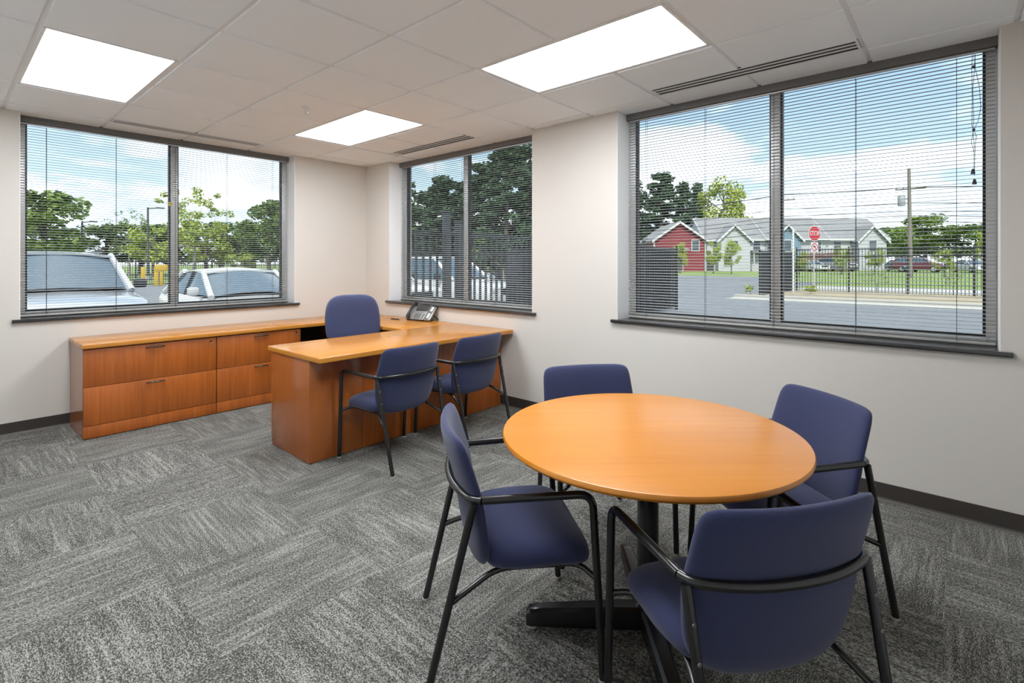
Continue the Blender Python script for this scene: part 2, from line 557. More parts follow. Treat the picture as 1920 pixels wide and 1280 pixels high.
def in_light(u, v):
    return any(a <= u < b_ and c <= v < d_ for a, b_, c, d_ in lights)
U0, V0 = -5, -8
def edges(lo, hi):
    k0 = math.ceil(lo / TS + 1e-6)
    o = [lo]
    while k0 * TS < hi - 1e-6:
        o.append(k0 * TS); k0 += 1
    return o + [hi]
xs = edges(XB, 4*TS); ys = edges(YB, 4*TS)
for xa, xb in zip(xs, xs[1:]):
    for ya, yb in zip(ys, ys[1:]):
        u, v = round(math.floor((xa + xb)/2 / TS)), round(math.floor((ya + yb)/2 / TS))
        if in_light(u, v): continue
        x1_, y1_ = xb, yb
        gx = gy = 1
        if u == 3 and any(a < (ya+yb)/2 < b_ for a, b_ in DIF_R): x1_, gx = DX[0], 0.1
        if v == 3 and any(a < (xa+xb)/2 < b_ for a, b_ in DIF_L): y1_, gy = DY[0], 0.1
        tile(xa, x1_, ya, y1_, (1, gx, 1, gy))
# border strips by the window walls
def cuts(lo, hi, wins):
    c = set([lo, hi])
    k0 = math.ceil(lo / TS)
    grid = []
    while k0 * TS < hi:
        grid.append(round(k0 * TS, 5)); k0 += 1
    for g_ in grid: c.add(g_)
    for a, b_ in wins: c.add(a); c.add(b_)
    c = sorted(c)
    return [(a, b_, int(a in grid), int(b_ in grid)) for a, b_ in zip(c, c[1:])]
for a, b_, ga, gb in cuts(YB, 4*TS, WIN_R):
    mid = (a + b_) / 2
    inside = any(p < mid < q for p, q in WIN_R)
    dif = any(p < mid < q for p, q in DIF_R)
    tile(DX[1] if dif else 4*TS, XR + REC if inside else XR, a, b_, (0.1 if dif else 1, 0, ga, gb))
for a, b_, ga, gb in cuts(XB, 4*TS, WIN_L):
    mid = (a + b_) / 2
    inside = any(p < mid < q for p, q in WIN_L)
    dif = any(p < mid < q for p, q in DIF_L)
    tile(a, b_, DY[1] if dif else 4*TS, YL + REC if inside else YL, (ga, gb, 0.1 if dif else 1, 0))
tile(4*TS, XR, 4*TS, YL, (1, 0, 1, 0))
# tees
tz0, tz1 = CE + 0.009, CE + 0.026
def tee(x0, x1, y0, y1, dz=0.0):
    box('ceiling_tee', x0, x1, y0, y1, tz0 + dz, tz1 + dz, 'tee_white', ce)
uu = math.ceil(XB / TS)
while uu <= 4:
    hw = 0.021 if uu == -1 else 0.0155
    hi = YL + (REC if any(a < uu*TS < b_ for a, b_ in WIN_L) else 0)
    tee(uu*TS - hw, uu*TS + hw, YB, hi); uu += 1
vv = math.ceil(YB / TS)
while vv <= 4:
    hi = XR + (REC if any(a < vv*TS < b_ for a, b_ in WIN_R) else 0)
    tee(XB, hi, vv*TS - 0.0155, vv*TS + 0.0155, 0.0012); vv += 1

# recessed light panels
for k_, (a, b_, c, d_) in enumerate(lights):
    lab = ['wide white ceiling light panel nearest the upper left corner',
           'long white ceiling light panel above the round table by the right window',
           'white ceiling light panel farthest back, near the room corner',
           'white ceiling light panel almost overhead, nearest the viewer'][k_]
    cx_, cy_ = (a+b_)/2*TS, (c+d_)/2*TS
    t_ = thing('ceiling_light', lab, 'ceiling light', (cx_, cy_, CE), 0, 'recessed ceiling light panels')
    hx, hy = TS/2 - 0.012, TS - 0.012
    bm = bmesh.new()
    fr = 0.016
    for q in ((-hx, hx, -hy, -hy+fr), (-hx, hx, hy-fr, hy), (-hx, -hx+fr, -hy+fr, hy-fr), (hx-fr, hx, -hy+fr, hy-fr)):
        bx(bm, *q, 0.003, 0.040)
    bmesh.ops.remove_doubles(bm, verts=bm.verts, dist=1e-5)
    from_bm('frame', bm, 'tee_white', t_)
    box('diffuser', -hx+fr, hx-fr, -hy+fr, hy-fr, 0.006, 0.012, 'panel_glow', t_)

# slot diffusers
def slot_diffuser(label, x0, x1, y0, y1, along):
    cx_, cy_ = (x0+x1)/2, (y0+y1)/2
    t_ = thing('air_diffuser', label, 'air vent', (cx_, cy_, CE), 0, 'linear slot air diffusers')
    wx, wy = (x1-x0)/2, (y1-y0)/2
    box('plenum', -wx, wx, -wy, wy, 0.0062, 0.045, 'dark_recess', t_)
    W = (wx if along == 'Y' else wy)
    Lh = (wy if along == 'Y' else wx)
    def bar(name, a, b_, z0, z1, mat='white_metal'):
        if along == 'Y': box(name, a, b_, -Lh + 0.012, Lh - 0.012, z0, z1, mat, t_)
        else: box(name, -Lh + 0.012, Lh - 0.012, a, b_, z0, z1, mat, t_)
    n_ = 3
    pitch = 2*W / n_
    bw = pitch * 0.36
    bar('frame_strip', -W, -W + bw*0.45, 0.0, 0.004)
    bar('frame_strip', W - bw*0.45, W, 0.0, 0.004)
    for i in range(1, n_):
        c_ = -W + pitch*i
        bar('slot_blade', c_ - bw/2, c_ + bw/2, 0.001, 0.005)
    for s_ in (-1, 1):
        if along == 'Y': box('end_cap', -W, W, s_*Lh, s_*(Lh - 0.012), 0, 0.006, 'white_metal', t_)
        else: box('end_cap', s_*Lh, s_*(Lh - 0.012), -W, W, 0, 0.006, 'white_metal', t_)
slot_diffuser('three-slot black and white air diffuser in ceiling above the middle window', DX[0], DX[1], 0.60, 1.77, 'Y')
slot_diffuser('long three-slot air diffuser in ceiling above the right-hand window', DX[0], DX[1], -2.43, -1.235, 'Y')
slot_diffuser('slim dark slot air diffuser in ceiling above the left window', 0.015, 1.195, DY[0], DY[1], 'X')

# sprinkler
t_ = thing('sprinkler_head', 'small white fire sprinkler head hanging from a ceiling tile', 'sprinkler', (0.904, 0.896, CE))
from_bm('escutcheon', lathe(bmesh.new(), [(0.0005, -0.004), (0.030, -0.004), (0.034, -0.001), (0.034, 0.0), (0.0005, 0.0)], 20), 'white_metal', t_, True)
tube('stem', [(0, 0, 0.0), (0, 0, -0.022)], 0.007, 'white_metal', t_, 10)
for s_ in (-1, 1):
    tube('yoke_arm', [(0.006*s_, 0, -0.020), (0.013*s_, 0, -0.032), (0.004*s_, 0, -0.046)], 0.0028, 'aluminium', t_, 6)
from_bm('deflector', lathe(bmesh.new(), [(0.0005, -0.049), (0.016, -0.048), (0.016, -0.0465), (0.0005, -0.046)], 14), 'aluminium', t_, True)

# ------------------------------------------------------------------ windows
def to_wall(side):
    """local frame: x along the wall, y outwards, z up -> world matrix"""
    if side == 'R':   # wall at x = XR, outward +x ; local x = -world y
        return Matrix(((0, 1, 0, XR), (-1, 0, 0, 0), (0, 0, 1, 0), (0, 0, 0, 1)))
    return Matrix(((1, 0, 0, 0), (0, 1, 0, YL), (0, 0, 1, 0), (0, 0, 0, 1)))
FR = 0.205      # inner face of the window frame measured from the wall face
def window(idx, side, a, b_, tagged=False):
    M = to_wall(side)
    root = empty('window_%d' % idx)
    root.matrix_world = M
    root['kind'] = 'structure'
    lo, hi = a, b_
    z0, z1 = SILL, CE - 0.005
    # plastered reveals
    box('reveal', lo - 0.004, lo + 0.003, 0.001, WT - 0.02, z0 - 0.02, z1, 'reveal_paint', root)
    box('reveal', hi - 0.003, hi + 0.004, 0.001, WT - 0.02, z0 - 0.02, z1, 'reveal_paint', root)
    # sill board
    box('window_sill', lo - 0.045, hi + 0.045, -0.028, 0.0005, SILL - 0.024, SILL, 'sill_black', root, 0.002)
    box('window_stool', lo + 0.0035, hi - 0.0035, 0.0005, FR + 0.02, SILL - 0.024, SILL, 'sill_black', root)
    # header box between ceiling and blind
    box('window_header', lo + 0.0035, hi - 0.0035, REC + 0.001, FR - 0.012, CE - 0.050, CE + 0.02, 'header_grey', root)
    fw = 0.048
    box('window_frame', lo + 0.003, lo + fw, FR, FR + 0.06, z0, CE + 0.03, 'frame_silver', root, 0.003)
    box('window_frame', hi - fw, hi - 0.003, FR, FR + 0.06, z0, CE + 0.03, 'frame_silver', root, 0.003)
    box('window_frame', lo + fw, hi - fw, FR, FR + 0.06, z0, z0 + 0.045, 'frame_silver', root, 0.003)
    box('window_frame', lo + fw, hi - fw, FR, FR + 0.06, CE - 0.020, CE + 0.03, 'frame_silver', root, 0.003)
    mc = (lo + hi) / 2
    box('mullion', mc - 0.028, mc + 0.028, FR - 0.006, FR + 0.062, z0 + 0.04, CE + 0.02, 'frame_silver', root, 0.003)
    zt, zb = CE - 0.020, z0 + 0.045
    for p, q in ((lo + fw, mc - 0.028), (mc + 0.028, hi - fw)):
        # black gaskets and pane
        gk = 0.012
        for r_ in ((p, p+gk, zb, zt), (q-gk, q, zb, zt)):
            box('gasket', r_[0], r_[1], FR + 0.012, FR + 0.05, r_[2], r_[3], 'gasket_black', root)
        for r_ in ((p+gk, q-gk, zb, zb+gk), (p+gk, q-gk, zt-gk, zt)):
            box('gasket', r_[0], r_[1], FR + 0.012, FR + 0.05, r_[2], r_[3], 'gasket_black', root)
        box('glass_pane', p + gk*0.5, q - gk*0.5, FR + 0.028, FR + 0.034, zb + gk*0.5, zt - gk*0.5, 'window_glass', root)
    if tagged:
        box('window_tag', mc - 0.052, mc - 0.022, FR - 0.010, FR - 0.006, 1.875, 1.91, 'yellow_tag', root)
    return root

def blind(side, a, b_, label, pull=False):
    M = to_wall(side)
    lo, hi = a + 0.012, b_ - 0.012
    mc = (lo + hi) / 2
    y0 = 0.165                   # centre of the slats, from the wall face
    root = thing('window_blind', label, 'blind', group='grey aluminium mini blinds')
    root.matrix_world = M @ Matrix.Translation((mc, y0, SILL))
    Lh = (hi - lo) / 2
    zt = CE - 0.050 - SILL
    box('headrail', -Lh, Lh, -0.010, 0.016, zt - 0.012, zt - 0.001, 'aluminium', root, 0.003)
    # slat: shallow arched strip with real thickness
    bm = bmesh.new()
    prof = []
    n_ = 5
    for i in range(n_ + 1):
        t_ = -1 + 2*i/n_
        prof.append((t_*0.0125, 0.0022*(1 - t_*t_)))
    poly = prof + [(x_, z_ - 0.0005) for x_, z_ in reversed(prof)]
    prism(bm, poly, 'X', -Lh, Lh)
    pitch = 0.0212
    nsl = int((zt - 0.016 - 0.042) / pitch) + 1
    first = None
    for i in range(nsl):
        z_ = 0.042 + i * pitch
        if first is None:
            first = from_bm('slat', bm, 'slat_grey', root, True)
            o = first
        else:
            o = share('slat', first, root)
        o.location = (0, 0, z_)
        o.rotation_euler[0] = R(4)
    box('bottom_rail', -Lh, Lh, -0.012, 0.012, 0.006, 0.022, 'slat_grey', root, 0.004)
    for c_ in (-0.915, -0.455, 0.0, 0.455, 0.915):
        for s_ in (-1, 1):
            tube('ladder_cord', [(c_, s_*0.0135, 0.015), (c_, s_*0.0135, zt - 0.02)], 0.0014, 'cord_dark', root, 5)
    if pull:
        X_, Y_ = Lh - 0.085, -0.024
        def strand(name, pts, r=0.0013):
            tube(name, pts, r, 'cord_dark', root, 5)
        top = zt - 0.022
        h = lambda zw: zw - SILL
        strand('pull_cord', [(X_, -0.017, top), (X_+0.004, Y_, h(2.37)), (X_-0.004, Y_, h(2.25)), (X_, Y_, h(2.10)), (X_-0.003, Y_, h(2.03)), (X_+0.002, Y_, h(1.95)), (X_, Y_, h(1.82))])
        strand('pull_cord', [(X_+0.006, -0.017, top), (X_+0.006, Y_, h(2.36)), (X_+0.022, Y_, h(2.26)), (X_+0.028, Y_, h(2.15)), (X_+0.018, Y_, h(2.08)), (X_, Y_, h(2.035)), (X_+0.010, Y_, h(2.0)), (X_+0.006, Y_, h(1.95)), (X_+0.003, Y_, h(1.79))])
        strand('pull_cord', [(X_-0.006, -0.017, top), (X_-0.008, Y_, h(2.36)), (X_-0.006, Y_, h(2.2)), (X_-0.008, Y_, h(2.06)), (X_-0.001, Y_, h(2.035)), (X_-0.010, Y_, h(1.97)), (X_+0.002, Y_, h(1.91)), (X_, Y_, h(1.82))])
        for zz in (2.37, 2.035):
            from_bm('cord_knot', lathe(bmesh.new(), [(0.001, -0.008), (0.006, -0.004), (0.007, 0.002), (0.004, 0.007), (0.001, 0.008)], 8, (X_, Y_, h(zz))), 'cord_dark', root, True)
        for dx_, zz in ((-0.003, 1.800), (0.003, 1.745)):
            from_bm('tassel', lathe(bmesh.new(), [(0.003, 0.028), (0.006, 0.024), (0.010, 0.002), (0.009, 0.0), (0.001, 0.0)], 10, (X_+dx_, Y_, h(zz))), 'cord_dark', root, True)
    return root
window(1, 'L', *WIN_L[0], tagged=True)
# on the right wall local x = -world y
window(2, 'R', -WIN_R[0][1], -WIN_R[0][0])
window(3, 'R', -WIN_R[1][1], -WIN_R[1][0])
blind('L', *WIN_L[0], 'open grey mini blind on the left wall above the long credenza')
blind('R', -WIN_R[0][1], -WIN_R[0][0], 'open grey mini blind in the middle window behind the desk phone')
blind('R', -WIN_R[1][1], -WIN_R[1][0], 'open grey mini blind with dangling pull cord in the right-hand window', pull=True)

# ================================================================== furniture
TOP = 0.718
def slab(name, x0, x1, y0, y1, z0, z1, mat, parent):
    return box(name, x0, x1, y0, y1, z0, z1, mat, parent, 0.005, 3)

def handle(parent, cx_, y, z, length=0.125, sign=-1, axis='X'):
    pts = []
    for i in range(13):
        t_ = -1 + 2*i/12
        off = 0.004 + 0.020 * (1 - t_*t_) ** 0.6
        p = (cx_ + t_*length/2, y + sign*off, z + 0.003*(1 - t_*t_))
        pts.append(p)
    rad = [0.0050 + 0.0020*(1 - (-1 + 2*i/12)**2) for i in range(13)]
    return tube('handle', pts, rad, 'handle_bronze', parent, 8)

CF = 2.083   # credenza front face
def file_unit(label, x0, x1):
    t_ = thing('lateral_file_cabinet', label, 'cabinet', ((x0+x1)/2, CF, 0), 0, 'two-drawer lateral files under the credenza top')
    hw = (x1 - x0)/2 - 0.0012
    back = 2.652 - CF
    bm = bmesh.new()
    bx(bm, -hw, hw, 0.022, back, 0.004, TOP - 0.036, 0.002, 1)
    from_bm('carcass', bm, 'panel_wood', t_, True)
    box('plinth', -hw + 0.001, hw - 0.001, 0.002, 0.0215, 0.006, 0.098, 'front_wood', t_, 0.0015)
    for z0, z1 in ((0.101, 0.389), (0.392, 0.672)):
        d_ = box('drawer', -hw + 0.002, hw - 0.002, 0.0, 0.0215, z0, z1, 'front_wood', t_, 0.0015)
        handle(d_, 0.0, 0.0, z1 - 0.024)
    # lock in the upper right corner of the top drawer
    lk_ = from_bm('lock', lathe(bmesh.new(), [(0.0005, -0.006), (0.008, -0.006), (0.009, -0.004), (0.009, 0.0), (0.0005, 0.0)], 16), 'lock_brass', t_, True)
    lk_.matrix_local = Matrix.Translation((hw - 0.040, 0.0, 0.640)) @ Matrix.Rotation(-PI/2, 4, 'X') @ Matrix.Diagonal((1, 1, 1, 1))
    lk_.rotation_euler = (PI/2, 0, 0); lk_.location = (hw - 0.042, 0.0, 0.642)
    bm = bx(bmesh.new(), -0.0015, 0.0015, -0.022, -0.004, -0.008, 0.004)
    bx(bm, -0.006, 0.006, -0.024, -0.0215, -0.030, -0.004, 0.001, 1)
    k_ = from_bm('key', bm, 'lock_brass', t_)
    k_.location = (hw - 0.042, 0.0, 0.640)
    return t_
file_unit('left cherry lateral file cabinet at the open end of the credenza', -0.227, 0.677)
file_unit('cherry lateral file cabinet beside the dark knee space, partly behind the desk', 0.677, 1.435)

# long credenza top, on the two cabinets, an end panel and a back panel coloured dark as the knee space shade
t_ = thing('credenza_top', 'long honey wood credenza top running along the left window wall', 'countertop', (0, 0, 0))
slab('worktop', -0.234, 2.520, 2.062, 2.655, TOP - 0.035, TOP - 0.001, 'desk_top_wood', t_)
box('end_panel', 1.90, 1.93, 2.10, 2.64, 0.004, TOP - 0.036, 'panel_wood', t_, 0.002)
box('end_panel', 2.488, 2.516, 2.10, 2.64, 0.004, TOP - 0.036, 'panel_wood', t_, 0.002)
box('knee_shade_panel', 1.437, 1.899, 2.55, 2.565, 0.10, TOP - 0.036, 'dark_recess', t_)

# desk with left drawer pedestal and full front panel
t_ = thing('desk', 'honey topped cherry wood desk with two blue guest chairs at its front', 'desk', (0.655, 0.23, 0))
DSX = 0.655; DSY = 0.23
def L_(x): return x - DSX
def M_(y): return y - DSY
slab('desktop', 0, L_(2.520), 0, M_(0.992), TOP - 0.035, TOP, 'desk_top_wood', t_)
box('pedestal', L_(0.666), L_(1.06), M_(0.381), M_(0.942), 0.004, TOP - 0.036, 'panel_wood', t_, 0.0025)
for z0, z1 in ((0.06, 0.355), (0.358, 0.515), (0.518, 0.675)):
    d_ = box('drawer', L_(0.669), L_(1.057), M_(0.943), M_(0.962), z0, z1, 'front_wood', t_, 0.0015)
    handle(d_, L_(0.86), M_(0.962), z1 - 0.03, 0.125, 1)
box('front_panel', L_(1.061), L_(2.49), M_(0.386), M_(0.408), 0.004, TOP - 0.036, 'front_wood', t_, 0.002)
box('end_panel', L_(2.491), L_(2.518), M_(0.386), M_(0.965), 0.004, TOP - 0.036, 'panel_wood', t_, 0.002)

# bridge joining desk and credenza along the right wall
t_ = thing('desk_bridge', 'honey wood bridge worktop with desk phone along the right wall', 'desk', (1.875, 0.994, 0))
slab('worktop', 0, 2.520 - 1.875, 0, 2.060 - 0.994, TOP - 0.035, TOP, 'bridge_top_wood', t_)
box('back_panel', 2.498 - 1.875, 2.516 - 1.875, 0.002, 1.064, 0.20, TOP - 0.036, 'panel_wood', t_, 0.002)
box('support_bracket', 0.30, 0.61, 0.50, 0.52, 0.45, TOP - 0.036, 'panel_wood', t_, 0.002)

# ------------------------------------------------------------------ blue arm chairs with black tube frames
def make_chair():
    t_ = thing('guest_chair', 'x', 'chair')
    def back_y(x, z):
        lean = (z - 0.597) * (0.30 if z > 0.597 else 0.17)
        return -0.388 - lean - 0.046 * (1 - min(1, (x/0.25)**2))
    zc_, hz = (0.338 + 0.782)/2, (0.782 - 0.338)/2
    def bf(u, v, s):
        z = zc_ + v*hz
        # sides splay slightly towards the rail, narrower at the foot
        hw = 0.247 - (0.010 if v > 0 else 0.016) * abs(v)
        x = u*hw
        return Vector((x, back_y(x, z) + s*0.024, z))
    from_bm('backrest', pillow(bf, 20, 12.0, 4.2, 8.0), 'fabric_blue', t_, 'all')
    def sf(u, v, s):
        # v=+1 front
        x = u*(0.242 if v > -0.2 else 0.242 - 0.030*((-0.2 - v)/0.8)**1.5)
        y = -0.190 + v*0.180
        drop = 0.030 * max(0, v)**3
        crown = 0.010*(1 - u*u)*(1 - v*v)
        zz = 0.387 - drop*0.8 + s*0.048 + (crown if s > 0 else 0)
        return Vector((x, y, zz))
    from_bm('seat', pillow(sf, 20, 6.0, 9.0, 7.0), 'fabric_blue', t_, 'all')
    r = 0.0125
    for s_ in (-1, 1):
        tube('leg', [(s_*0.271, 0.0, 0.008), (s_*0.2735, -0.030, 0.50)], r, 'black_metal', t_, 12)
        arm = fillet([(s_*0.2735, -0.030, 0.50), (s_*0.274, -0.036, 0.600), (s_*0.252, -0.385, 0.598)], 0.055, 8)
        tube('armrest', arm, r, 'black_metal', t_, 12)
        tube('leg', [(s_*0.249, -0.409, 0.590), (s_*0.232, -0.55, 0.008)], r, 'black_metal', t_, 12)
        tube('seat_support', fillet([(s_*0.272, -0.018, 0.325), (s_*0.205, -0.060, 0.346), (s_*0.195, -0.33, 0.352), (s_*0.241, -0.482, 0.285)], 0.05, 5), 0.0095, 'black_metal', t_, 10)
        for (x_, y_) in ((s_*0.271, 0.0), (s_*0.232, -0.55)):
            from_bm('foot_glide', lathe(bmesh.new(), [(0.0005, 0.0), (0.0135, 0.0), (0.0145, 0.003), (0.0135, 0.009), (0.0005, 0.009)], 14, (x_, y_, 0)), 'glide_grey', t_, True)
        for zz in (0.515, 0.44):
            k_ = (0.590 - zz) / 0.582
            yy = -0.409 - 0.141*k_; xx = s_*(0.249 - 0.017*k_)
            o = from_bm('screw', lathe(bmesh.new(), [(0.0005, -0.002), (0.0045, -0.002), (0.0055, 0.0), (0.0005, 0.0)], 10), 'screw_steel', t_, True)
            o.location = (xx + s_*0.0, yy - 0.0125, zz); o.rotation_euler = (-PI/2, 0, 0)
    # back rail: continues the arms round behind the backrest
    rail = [(0.252, -0.385, 0.598)]
    for i in range(15):
        t2 = 1 - 2*i/14
        x = 0.236*t2
        rail.append((x, -0.4185 - 0.054*(1 - abs(t2)**2.2), 0.597))
    rail.append((-0.252, -0.385, 0.598))
    rail = fillet(rail, 0.03, 4)
    tube('back_rail', rail, r, 'black_metal', t_, 12)
    return t_
chair = make_chair()
poses = [
    ((0.610, -1.774), -128.3, 'blue arm chair seen from its side at the left of the round table', 'chairs around the round table'),
    ((0.627, -2.185), -36.6, 'nearest blue arm chair, its back to the viewer, tucked at the round table', 'chairs around the round table'),
    ((1.118, -2.136), 51.6, 'blue arm chair on the far right of the round table, near the wall', 'chairs around the round table'),
    ((1.049, -1.706), 143.0, 'blue chair behind the round table, only its back top showing', 'chairs around the round table'),
    ((1.132, 0.354), 0.9, 'blue guest chair at the left half of the desk front', 'guest chairs at the desk'),
    ((1.773, 0.352), 1.1, 'blue guest chair at the desk front nearest the right wall', 'guest chairs at the desk'),
]
for i, ((x, y), a, lab, grp) in enumerate(poses):
    o = chair if i == 0 else copy_tree(chair)
    o.location = (x, y, 0)
    o.rotation_euler[2] = R(a)
    o['label'] = lab
    o['group'] = grp

# ------------------------------------------------------------------ round table
t_ = thing('round_table', 'round honey wood meeting table on a black pedestal base', 'table', (0.753, -1.985, 0))
RT = 0.528
prof = [(0.0005, 0.692), (RT - 0.018, 0.692), (RT - 0.008, 0.697), (RT, 0.706), (RT, 0.714), (RT - 0.003, 0.719), (RT - 0.008, 0.720), (0.0005, 0.720)]
tt = from_bm('table_top', lathe(bmesh.new(), prof, 96), 'table_wood', t_, True)
tt.rotation_euler[2] = -R(48)
from_bm('column', lathe(bmesh.new(), [(0.0005, 0.06), (0.045, 0.06), (0.047, 0.09), (0.038, 0.10), (0.038, 0.675), (0.0005, 0.675)], 28), 'black_metal', t_, True)
box('mounting_plate', -0.16, 0.16, -0.16, 0.16, 0.674, 0.692, 'black_metal', t_, 0.003)
bm = bmesh.new()
def foot():
    bm = bmesh.new()
    st = [(0.0, 0.075, 0.033), (0.10, 0.075, 0.032), (0.38, 0.062, 0.026), (0.43, 0.056, 0.025), (0.443, 0.044, 0.018)]
    rings = []
    for x_, h_, w_ in st:
        zb = 0.014
        c_ = 0.010
        rings.append([bm.verts.new(p) for p in ((x_, -w_, zb), (x_, w_, zb), (x_, w_, zb + h_ - c_), (x_, w_ - c_, zb + h_), (x_, -w_ + c_, zb + h_), (x_, -w_, zb + h_ - c_))])
    for a, b_ in zip(rings, rings[1:]):
        for j in range(6):
            bm.faces.new((a[j], a[(j+1) % 6], b_[(j+1) % 6], b_[j]))
    bm.faces.new(rings[0]); bm.faces.new(rings[-1][::-1])
    bmesh.ops.recalc_face_normals(bm, faces=bm.faces)
    return bm
f0 = None
for k_ in range(4):
    ang = R(129.3 + 90*k_)
    if f0 is None:
        f0 = from_bm('base_foot', foot(), 'black_metal', t_, True); o = f0
    else:
        o = share('base_foot', f0, t_)
    o.rotation_euler[2] = ang
    o.location = (0.0, 0.0, 0.0)
    g_ = from_bm('glide', lathe(bmesh.new(), [(0.0005, 0.0), (0.019, 0.0), (0.019, 0.010), (0.012, 0.0145), (0.0005, 0.0145)], 16, (0.42*math.cos(ang), 0.42*math.sin(ang), 0)), 'glide_grey', t_, True)

# ------------------------------------------------------------------ task chair behind the desk
t_ = thing('task_chair', 'tall blue swivel office chair standing behind the desk', 'chair', (1.575, 1.235, 0), R(168))
def tb(u, v, s):
    z = 0.805 + v*0.225
    hw = 0.250 + 0.008*(1 - v*v) - 0.018*max(0, v)
    x = u*hw
    y = -0.215 + 0.030*(1 - (z - 0.6)/0.45)**2 - 0.05*(z - 0.6) + 0.030*(u*u) 
    return Vector((x, y + s*0.036, z))
from_bm('backrest', pillow(tb, 20, 4.0, 4.5, 6.0), 'fabric_task', t_, 'all')
def tbs(u, v, s):
    p = tb(u*0.97, v*0.97, 0)
    return Vector((p.x, p.y - 0.034 + s*0.010, p.z))
from_bm('back_shell', pillow(tbs, 14, 4.0, 4.5, 8.0), 'black_plastic', t_, 'all')
def ts(u, v, s):
    return Vector((u*0.25, 0.02 + v*0.24, 0.46 - 0.03*max(0, v)**3 + s*0.040))
from_bm('seat', pillow(ts, 16, 4.5, 5.0, 6.0), 'fabric_task', t_, 'all')
tube('back_post', fillet([(0, -0.02, 0.405), (0, -0.20, 0.40), (0, -0.262, 0.50), (0, -0.262, 0.80)], 0.08, 6), 0.02, 'black_plastic', t_, 10)
box('seat_mechanism', -0.09, 0.09, -0.12, 0.12, 0.385, 0.425, 'black_plastic', t_, 0.008)
tube('gas_column', [(0, 0, 0.10), (0, 0, 0.25), (0, 0, 0.2501), (0, 0, 0.39)], [0.028, 0.028, 0.019, 0.019], 'black_metal', t_, 16)
for k_ in range(5):
    a = 2*PI*k_/5 + 0.3
    c_, s_ = math.cos(a), math.sin(a)
    lg = tube('base_leg', [(0.02*c_, 0.02*s_, 0.115), (0.15*c_, 0.15*s_, 0.10), (0.30*c_, 0.30*s_, 0.075)], [0.028, 0.024, 0.016], 'black_plastic', t_, 8)
    w_ = from_bm('caster', lathe(bmesh.new(), [(0.0005, -0.022), (0.026, -0.022), (0.030, -0.016), (0.030, 0.016), (0.026, 0.022), (0.0005, 0.022)], 18), 'black_plastic', t_, True)
    w_.location = (0.30*c_, 0.30*s_, 0.030); w_.rotation_euler = (PI/2, 0, a)

# ------------------------------------------------------------------ desk phone and pen
t_ = thing('desk_phone', 'black and silver office desk phone on the bridge worktop', 'phone', (2.36, 1.435, TOP), R(-90 - 8))
# local: x right (viewed from the front), y towards the back, z up ; front faces -y
t_.rotation_euler[2] = R(-78)
tilt = R(44)
PM = Matrix.Translation((0, 0.0, 0.012)) @ Matrix.Rotation(tilt, 4, 'X')
def on_face(name, x0, x1, y0, y1, z0, z1, mat, parent=None, bev=0.0):
    bm = bx(bmesh.new(), x0, x1, y0, y1, z0, z1, bev, 2)
    bmesh.ops.transform(bm, matrix=PM, verts=bm.verts)
    return from_bm(name, bm, mat, parent or t_, smooth=bool(bev))
on_face('phone_body', -0.145, 0.085, 0.0, 0.205, -0.018, 0.006, 'phone_black', bev=0.006)
on_face('bezel', -0.143, 0.083, 0.002, 0.203, 0.005, 0.008, 'phone_silver', bev=0.002)
on_face('key_module', 0.088, 0.165, 0.004, 0.200, -0.014, 0.008, 'phone_silver', bev=0.004)
for k_ in range(2):
    p_ = on_face('label_panel', 0.102, 0.148, 0.018 + 0.092*k_, 0.098 + 0.088*k_, 0.0075, 0.0095, 'phone_black', bev=0.001)
    on_face('paper_label', 0.110, 0.140, 0.026 + 0.092*k_, 0.090 + 0.088*k_, 0.0095, 0.0105, 'phone_label', p_)
s_ = on_face('screen_housing', -0.078, 0.078, 0.118, 0.198, 0.0075, 0.014, 'phone_black', bev=0.003)
on_face('screen', -0.068, 0.068, 0.128, 0.192, 0.0138, 0.0148, 'phone_screen', s_)
for rr in range(4):
    for c_ in range(3):
        on_face('dial_key', -0.050 + c_*0.028, -0.050 + c_*0.028 + 0.020, 0.014 + rr*0.018, 0.014 + rr*0.018 + 0.012, 0.0075, 0.0115, 'key_grey')
for c_ in range(4):
    on_face('soft_key', -0.066 + c_*0.034, -0.066 + c_*0.034 + 0.026, 0.097, 0.108, 0.0075, 0.0105, 'phone_silver')
for rr in range(4):
    on_face('function_key', 0.045, 0.072, 0.014 + rr*0.018, 0.026 + rr*0.018, 0.0075, 0.0105, 'key_grey')
hs = [PM @ Vector((-0.112, y_, z_)) for y_, z_ in ((0.004, 0.018), (0.020, 0.034), (0.055, 0.046), (0.105, 0.050), (0.155, 0.046), (0.190, 0.034), (0.204, 0.018))]
tube('handset', hs, [0.020, 0.022, 0.015, 0.014, 0.015, 0.022, 0.020], 'phone_black', t_, 12)
bm = bmesh.new()
bx(bm, -0.10, 0.06, 0.118, 0.128, 0.0, 0.125)
from_bm('stand', bm, 'phone_black', t_)
tube('stand_leg', [(0.15, 0.085, 0.06), (0.165, 0.155, 0.006)], 0.006, 'phone_black', t_, 8)
tube('stand_leg', [(-0.13, 0.085, 0.06), (-0.13, 0.155, 0.006)], 0.006, 'phone_black', t_, 8)

t_ = thing('pen', 'thin black pen lying beside the desk phone', 'pen', (2.30, 1.72, TOP + 0.0055), R(-82))
tube('barrel', [(-0.07, 0, 0), (0.05, 0, 0)], 0.0055, 'black_plastic', t_, 10)
tube('tip', [(0.05, 0, 0), (0.066, 0, -0.003)], [0.005, 0.0015], 'screw_steel', t_, 8)
tube('clip', [(-0.068, 0, 0.004), (-0.064, 0, 0.0075), (-0.02, 0, 0.0065)], 0.0012, 'screw_steel', t_, 6)

